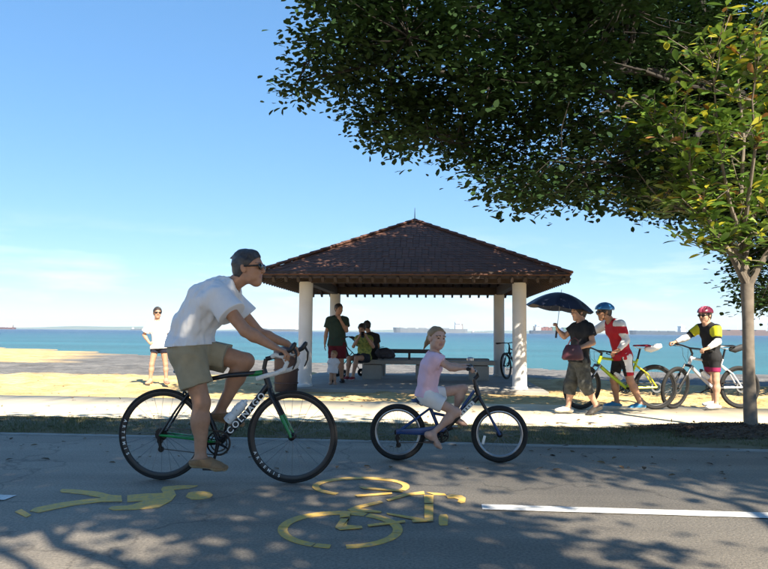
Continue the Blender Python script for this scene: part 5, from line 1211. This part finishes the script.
def tree(name, label, base, fork_z, tr, limbs, clusters, nleaf, lsize, crad, leafmat, barkmat, seed=1, lean=(0, 0), mid=90, flat=.6):
    r = np.random.default_rng(seed); root = empty(name, base, 0, label, 'tree'); B = Vector(base)
    tk = MB(); top = Vector((lean[0], lean[1], fork_z))
    pts = [Vector((0, 0, -.15)), Vector((lean[0]*.2, lean[1]*.2, fork_z*.15)), Vector((lean[0]*.5, lean[1]*.5, fork_z*.5)), top]
    tk.tube(pts, [tr*1.7, tr*1.12, tr, tr*.92], 14, cap=False)
    nodes = []          # points on limbs with radius
    for tgt in limbs:
        t = Vector(tgt)-B; d = t-top; n = 9; path = []; rad = []
        for i in range(n+1):
            s = i/n; p = top.lerp(t, s) + Vector((0, 0, 1))*(math.sin(math.pi*s)*d.length*.10) + Vector(r.normal(size=3))*.05*d.length*s*(1-s)*2
            if i == 0: p = top - Vector((0, 0, tr*.6))
            path.append(p); rad.append(max(tr*.40*(1-s)**.8, .012)); nodes.append((p, rad[-1]))
        tk.tube(path, rad, 9, cap=False)
    C = np.array(clusters)-np.array(B); nodesP = np.array([tuple(p) for p, _ in nodes]); nodesR = [q for _, q in nodes]
    idx = r.permutation(len(C)); m2 = idx[:mid]; sub = []
    for i in m2:
        c = C[i]; k = np.argmin(np.linalg.norm(nodesP-c, axis=1)+.25*np.maximum(0, nodesP[:, 2]-c[2])); p = nodesP[k]; d = c-p; L = np.linalg.norm(d); path = []; rad = []
        for j in range(6):
            s = j/5; q = p+d*s+np.array((0, 0, 1))*math.sin(math.pi*s)*L*.09+r.normal(size=3)*.04*L*s*(1-s)*3; path.append(q); rad.append(max(nodesR[k]*.5*(1-s)+.006, .006)); sub.append((q, rad[-1]))
        tk.tube(path, rad, 6, cap=False)
    subP = np.concatenate([np.array([q for q, _ in sub]), nodesP])
    for i in idx[mid:]:
        c = C[i]; k = np.argmin(np.linalg.norm(subP-c, axis=1)); p = subP[k]; m_ = (p+c)/2+r.normal(size=3)*.06
        tk.tube([p, m_, c], [.009, .007, .004], 4, cap=False)
    tk.build('trunk', barkmat, root)
    # leaves
    n = len(C)*nleaf; ci = np.repeat(np.arange(len(C)), nleaf); o = r.normal(size=(n, 3))*crad*.52; o[:, 2] *= flat
    P = C[ci]+o; d = o/np.linalg.norm(o, axis=1, keepdims=True)*.7+rdirs(n, r); d[:, 2] = d[:, 2]*.35-.12; d /= np.linalg.norm(d, axis=1, keepdims=True)
    U = np.array((0, 0, 1))+rdirs(n, r)*.42; L = lsize*r.uniform(.65, 1.25, n); V, Fq = leaf_quads(P, d, U, L, L*r.uniform(.5, .8, n))
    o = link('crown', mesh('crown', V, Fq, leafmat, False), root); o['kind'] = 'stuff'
    return root
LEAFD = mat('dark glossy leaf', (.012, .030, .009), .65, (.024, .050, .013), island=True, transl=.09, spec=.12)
r7 = np.random.default_rng(21)
# overhanging tree: trunk out of frame beyond the young tree, crown reaching far over the beach lawn
prof = [(262, 112), (300, 108), (322, 94), (343, 96), (352, 118), (356, 140), (378, 150), (401, 154), (432, 173), (459, 168), (472, 184), (484, 176), (496, 206), (516, 222), (535, 212), (581, 205), (627, 216), (674, 218), (722, 224), (734, 258), (744, 312), (800, 315)]
PX = [at(x, y, 9.2).x for x, y in prof] + [8, 12, 19]; PZ = [at(x, y, 9.2).z for x, y in prof] + [2.1, 2.6, 4.2]
left_edge = [(at(x, y, 9.2).x, at(x, y, 9.2).z) for x, y in ((268, 112), (280, 80), (288, 40), (300, 0), (318, -60))]
cl = []; tries = 0
while len(cl) < 2350 and tries < 90000:
    tries += 1
    x = r7.uniform(-1.75, 16); y = r7.uniform(8.5, 16.5)
    if x > 7 and r7.random() < .5: continue
    if x < 5.5 and y > 12.6 or x > 4.1 and y < 11.6: continue
    e = ((x-8)/9.9)**2 + ((y-12.4)/4.6)**2
    if x < 4: e = min(e, .8)
    if e > 1 or (x < 3 and y > 11.6): continue
    k = 9.2/y; zb = CAMZ+(np.interp(x*k, PX, PZ)-CAMZ)/k
    th = 3.6*math.sqrt(1-e)+1.6; z = zb+.16+r7.random()**1.2*th
    if x < 6 and z > CAMZ + (.53 if x < 1.7 else .66)*y: continue
    if x < 1 and x*k < np.interp(CAMZ+(z-CAMZ)*k, [q_[1] for q_ in left_edge], [q_[0] for q_ in left_edge])+.2: continue
    w = float(vnoise(np.array(x*.95+z*.3), np.array(y*.7+z*1.3), 31)+.7*vnoise(np.array(x*2.3+.4*y), np.array(z*2.6+y), 32))
    if w < -.08 and z-zb > .2 and x < 4.5: continue
    if w < .04 and x < 4.5 and r7.random() < .5: continue
    cl.append((x, y, z))
for _ in range(260):
    x = r7.uniform(4.2, 8.5); y = r7.uniform(11.0, 12.2); z = r7.uniform(3.4, 6.6); cl.append((x, y, z))
for _ in range(230): cl.append((r7.uniform(2.1, 4.1), r7.uniform(9.2, 12.2), r7.uniform(6.3, 8.2)))  # clusters mostly above the view, added to shade the roof's right side
for _ in range(650): cl.append((r7.uniform(6.5, 15.5), r7.uniform(12.2, 16.8), r7.uniform(3.8, 8.0)))  # crown thickened, mostly out of view, added to deepen the shadow on the beach
limbsA = [(-1.2, 9.3, 4.5), (.3, 9.0, 5.0), (1.0, 9.8, 3.8), (2.3, 9.0, 3.4), (3.2, 10.2, 5.2), (.8, 11.5, 6.2), (4.6, 11.9, 3.4), (6, 14.5, 5.5), (10, 11.8, 6), (13.5, 13, 5.5), (9.5, 15.3, 5.5), (14.5, 11.8, 5.0)]
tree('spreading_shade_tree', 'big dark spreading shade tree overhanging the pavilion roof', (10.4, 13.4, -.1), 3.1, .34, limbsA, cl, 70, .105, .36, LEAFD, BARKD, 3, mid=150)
# shade tree standing behind the photographer; its shadow dapples the road
clB = []; tries = 0
while len(clB) < 1000 and tries < 30000:
    tries += 1
    x = r7.uniform(-3.4, 9.8); y = r7.uniform(-7.0, 3.6); e = ((x-3.2)/6.6)**4+((y+1.7)/5.3)**4
    if e > 1 or (x > 3.4 and y > 2.2): continue
    z = 4.7 + r7.random()*(1.0+2.6*math.sqrt(1-e))
    if y > 1.0 and z < 4.7+.3*(y-1): continue
    w = float(vnoise(np.array((x-.577*z)*.55+9), np.array((y+z)*.55+4), 41)+.30*vnoise(np.array(x*1.7+.4*z), np.array(y*1.7), 42))
    if w < -.07: continue
    clB.append((x, y, z))
for _ in range(95): clB.append((r7.uniform(-2.6, 3.3), r7.uniform(2.0, 3.4), r7.uniform(4.9, 5.8)))  # unseen front-edge clusters, added to keep the verge in shade
limbsB = [(0, -1, 5.6), (2, 1.8, 5.7), (5, 1.6, 5.8), (7.6, 0, 5.6), (1, -5, 5.6), (5, -6, 5.6), (8, -4, 5.5), (-1.2, 1, 5.4), (3.5, -2, 7.2)]
tree('roadside_shade_tree', 'broad shade tree on the near side of the road dappling the asphalt with shadow', (5.2, -3.9, -.05), 2.6, .30, limbsB, clB, 60, .15, .56, LEAFD, BARKD, 5, mid=90)

# young tree beside the path
yb_ = ground(751, 432); YD = yb_.y
yt = empty('young_tree', (yb_.x, yb_.y, .02), 0, 'young slim tree with large yellow green leaves on a bark mulch mound', 'tree')
def yl(px, py, dy=0.0): a = at(px, py, YD+dy); return a - Vector(yt.location)
tk = MB(); fork = yl(747, 284)
tk.tube([Vector((0, 0, -.1)), Vector((0, 0, .05)), yl(749, 380), yl(748, 320), fork], [.115, .076, .066, .062, .072], 14, cap=False)
tips = []; r8 = random.Random(12)
mains = [[(747, 286), (745, 262), (744, 235), (741, 190), (744, 140), (738, 80), (742, 40)], [(748, 288), (757, 270), (768, 252), (785, 225), (800, 180), (812, 120), (818, 70)], [(745, 282), (738, 268), (730, 252), (716, 235), (702, 205), (690, 170), (675, 120)],
         [(744, 262), (728, 240), (712, 225), (695, 214), (672, 206), (652, 196)], [(746, 255), (752, 225), (760, 190), (768, 150), (772, 100), (770, 50)], [(742, 240), (730, 205), (722, 165), (716, 110), (712, 60)], [(760, 265), (778, 235), (790, 200), (782, 150), (790, 100)],
         [(744, 235), (748, 200), (755, 150), (752, 100), (758, 60)], [(728, 240), (708, 212), (690, 180), (665, 140), (655, 115)]]
dys = [.1, -.2, -.35, .35, .5, -.6, .6, -.8, .2]; bnodes = []
for pth, dy in zip(mains, dys):
    n = len(pth); P_ = [yl(x, y, dy*(i/(n-1))*1.0) for i, (x, y) in enumerate(pth)]
    r0 = .045 if pth in mains[:3] else .03
    tk.tube(P_, [max(r0*(1-i/(n-1))**.8, .007) for i in range(n)], 8, cap=False)
    for i in range(2, n): bnodes += [P_[i], P_[i-1].lerp(P_[i], .5)]
    tips.append(P_[-1])
ctr = yl(756, 110)
# side shoots end in leaf whorls
for k in range(260):
    b_ = r8.choice(bnodes); d = Vector((r8.gauss(0, 1), r8.gauss(0, 1), r8.uniform(.1, 1.6))).normalized(); out_ = (b_-ctr); out_.z *= .3; d = (d*.8+out_*.35).normalized()
    L = r8.uniform(.18, .55); e = b_+d*L+Vector((0, 0, .06))
    if e.z > yl(756, 8).z: continue
    tk.tube([b_, b_+d*L*.5, e], [.008, .006, .004], 5, cap=False); tips.append(e); tips.append(b_+d*L*.55)
tk.build('trunk', BARK, yt)
LF = mat('young yellow green leaf', (.13, .235, .03), .42, (.22, .31, .05), nscale=1.5, transl=.30, spec=.5)
LF2 = mat('young leaf yellow', (.52, .46, .03), .42, (.42, .42, .05), nscale=1.5, transl=.35, spec=.5)
LF3 = mat('young leaf orange brown', (.30, .13, .03), .5, (.20, .10, .03), nscale=1.5, transl=.2)
LF4 = mat('young leaf deep green', (.06, .13, .022), .4, (.10, .18, .03), nscale=1.5, transl=.28, spec=.5)
def leafshape(material):
    v = []; prof = [(0, .006), (.12, .012), (.35, .12), (.62, .185), (.84, .14), (1.0, .01)]
    for t, w in prof: v += [(t, -w, .05*w/.25-.12*t*t), (t, 0, -.12*t*t), (t, w, .05*w/.25-.12*t*t)]
    f = [q for i in range(len(prof)-1) for q in ((3*i, 3*i+3, 3*i+4, 3*i+1), (3*i+1, 3*i+4, 3*i+5, 3*i+2))]
    return np.array(v), f, mesh('leaf', v, f, material)
LM = [leafshape(m_) for m_ in (LF, LF2, LF3, LF4)]
allL = []
for t in tips:
    n = r8.randint(5, 8); up = Vector((r8.gauss(0, .4), r8.gauss(0, .4), 1)).normalized()
    for i in range(n):
        a = 2*math.pi*i/n+r8.uniform(-.4, .4); h = Vector((math.cos(a), math.sin(a), r8.uniform(-.25, .9))).normalized()
        hi_ = (t.z-yl(0, 120).z); w = r8.random()
        mi = 1 if (w < .09+.10*(hi_ > .3)) else 2 if w > .965 else 3 if w > .55 else 0
        allL.append((t+Vector((r8.gauss(0, .02), r8.gauss(0, .02), r8.uniform(-.08, .02))), h, up, r8.uniform(.12, .215), mi))
allL.sort(key=lambda q: (q[0]+Vector(yt.location)).length)
def leafmat4(p, h, u, L):
    z = (u-h*(u.dot(h))).normalized(); y = z.cross(h); M_ = Matrix((h*L, y*L, z*L)).transposed().to_4x4(); M_.translation = p; return M_
inview = [q for q in allL if (lambda w_: w_.x/w_.y < .55 and (w_.z-CAMZ)/w_.y < .48)(q[0]+Vector(yt.location))]
near = set(id(q) for q in inview[:300])
for q in inview[:300]:
    o = link('leaf', LM[q[4]][2], yt); o.matrix_basis = leafmat4(*q[:4])
rest = [q for q in allL if id(q) not in near]; mb = MB()
for q in rest:
    M_ = leafmat4(*q[:4]); mb.cm = q[4]; mb.add([M_ @ Vector(p) for p in LM[q[4]][0]], LM[q[4]][1])
me = mesh('crown', mb.v, mb.f, [LF, LF2, LF3, LF4], True, mb.m); o = link('crown', me, yt); o['kind'] = 'stuff'
# mulch mound
mbm = MB(); r9 = random.Random(3); nM = 40; ringsM = [(.02, .10), (.35, .085), (.7, .05), (1.0, .015), (1.2, -.03)]; vs = []
for rad, z in ringsM:
    for k in range(nM): a = 2*math.pi*k/nM; w = 1+.18*math.sin(3*a+1)+.1*math.sin(5*a); vs.append((rad*w*math.cos(a)*1.25, rad*w*math.sin(a)*.55, z+r9.uniform(-.008, .008)))
MUL = mat('dark bark mulch', (.055, .032, .02), .95, (.10, .062, .038), 22, .02, 45)
mbm.add(vs, [(i*nM+k, i*nM+(k+1) % nM, (i+1)*nM+(k+1) % nM, (i+1)*nM+k) for i in range(len(ringsM)-1) for k in range(nM)] + [tuple(range(nM))])
o = mbm.build('mulch_bed', MUL); o.location = (yb_.x-.05, yb_.y-.0, -.01); tag(o, kind='structure')
mc = MB()
for k in range(2600):
    a = r9.uniform(0, 6.28); rad = math.sqrt(r9.random())*1.12; w = 1+.18*math.sin(3*a+1)+.1*math.sin(5*a); z = np.interp(rad, [q_[0] for q_ in ringsM], [q_[1] for q_ in ringsM])
    p = Vector((rad*w*math.cos(a)*1.25, rad*w*math.sin(a)*.55, float(z)+.006)); R3 = Matrix.Rotation(r9.uniform(0, 3.1), 3, 'Z') @ Matrix.Rotation(r9.gauss(0, .4), 3, 'X') @ Matrix.Rotation(r9.gauss(0, .3), 3, 'Y')
    L, wd = r9.uniform(.02, .06), r9.uniform(.006, .018); mc.add([p+R3 @ Vector(v_) for v_ in ((-L/2, -wd/2, 0), (L/2, -wd/2*.6, .004), (L/2*.9, wd/2, .002), (-L/2, wd/2, .005))], [(0, 1, 2, 3)])
o = mc.build('mulch_chips', mat('bark chip', (.07, .04, .024), .95, (.17, .105, .06), island=True), smooth=False); o.location = (yb_.x-.05, yb_.y, -.01); tag(o, 'brown bark mulch chips round the foot of the young tree', 'mulch', kind='stuff')

# verge grass: short worn blades, sparse and dry in places
rg = np.random.default_rng(5)
n = 150000; u = rg.uniform(-13, 9, n); v = rg.uniform(V_EDGE-.02, V_PATH0+.12, n)
dens = vnoise(u*.9, v*1.8, 51)+.6*vnoise(u*3.1, v*3.5, 52); edge = np.minimum(v-V_EDGE+.02, V_PATH0+.1-v)
keep = (dens > -.42+.35*(edge < .12)+.25*(edge < .05)) & (rg.random(n) < np.where(u > 0, .75, 1))
u, v, dens = u[keep], v[keep], dens[keep]; n = len(u)
P = np.stack([u*dR.x+v*nR.x, u*dR.y+v*nR.y, np.zeros(n)], -1); P[:, 2] = land_z(P[:, 0], P[:, 1])-.004
dxy = rg.normal(size=(n, 2)); dxy /= np.linalg.norm(dxy, axis=1, keepdims=True); hgt = rg.uniform(.02, .055, n)*(1+.5*np.clip(dens, -.3, .5)); ln = rg.uniform(.3, 1.3, n)
tip = P+np.stack([dxy[:, 0]*hgt*ln, dxy[:, 1]*hgt*ln, hgt], -1); sd = np.stack([-dxy[:, 1], dxy[:, 0], np.zeros(n)], -1)*rg.uniform(.002, .0045, n)[:, None]
V = np.stack([P-sd, P+sd, tip], 1).reshape(-1, 3)
gm = mat('verge grass blades', (.058, .085, .020), .7, (.16, .14, .055), island=True, transl=.2)
o = link('verge_grass', mesh('verge_grass', V, np.arange(3*n).reshape(n, 3), gm, False)); tag(o, 'short worn grass on the verge between the road and the pale path', 'grass', kind='stuff')
strip('verge_soil', V_EDGE+.03, V_PATH0+.05, .004, mat('verge soil', (.12, .095, .055), .95, (.17, .14, .085), 3, .01, 40), edge=.05, seed=35, thick=.03)
# fallen leaves and grit on road edge, path and sand
n = 1500; u = rg.uniform(-10, 7, n); v = np.where(rg.random(n) < .5, rg.uniform(5.6, 9, n), rg.uniform(8.5, 15.5, n)); k_ = rg.random(n) < np.exp(-np.abs(v-7.3)*.25); u, v = u[k_], v[k_]; n = len(u)
P = np.stack([u*dR.x+v*nR.x, u*dR.y+v*nR.y, np.zeros(n)], -1); P[:, 2] = np.where(v < V_PATH1, .012, land_z(P[:, 0], P[:, 1])+.012)
d = rdirs(n, rg); d[:, 2] *= .15; d /= np.linalg.norm(d, axis=1, keepdims=True); U = np.array((0, 0, 1.0))+rdirs(n, rg)*.35; L = rg.uniform(.025, .085, n)
V, Fq = leaf_quads(P, d, U, L, L*.5)
o = link('leaf_litter', mesh('leaf_litter', V, Fq, mat('dry leaf', (.16, .09, .035), .85, (.07, .045, .022), island=True), False)); tag(o, 'scattered dry fallen leaves along the verge, path and sand', 'leaves', kind='stuff')

# ------------------------------------------------------------------ haze over the water
mb = MB(); mb.box((0, 3900, 45), (19000, 11000, 96)); hz = mb.build('haze', None or mat('haze placeholder', (1, 1, 1)), smooth=False)
HM = bpy.data.materials.new('sea haze'); HM.use_nodes = True; t = HM.node_tree; t.nodes.clear(); vp = N(t, 'ShaderNodeVolumePrincipled'); oo = N(t, 'ShaderNodeOutputMaterial'); t.links.new(vp.outputs[0], oo.inputs['Volume'])
vp.inputs['Color'].default_value = (.70, .86, 1, 1); vp.inputs['Density'].default_value = .00008; vp.inputs['Anisotropy'].default_value = .0
hz.data.materials.clear(); hz.data.materials.append(HM); tag(hz, 'thin pale sea haze over the water', 'haze', kind='stuff')
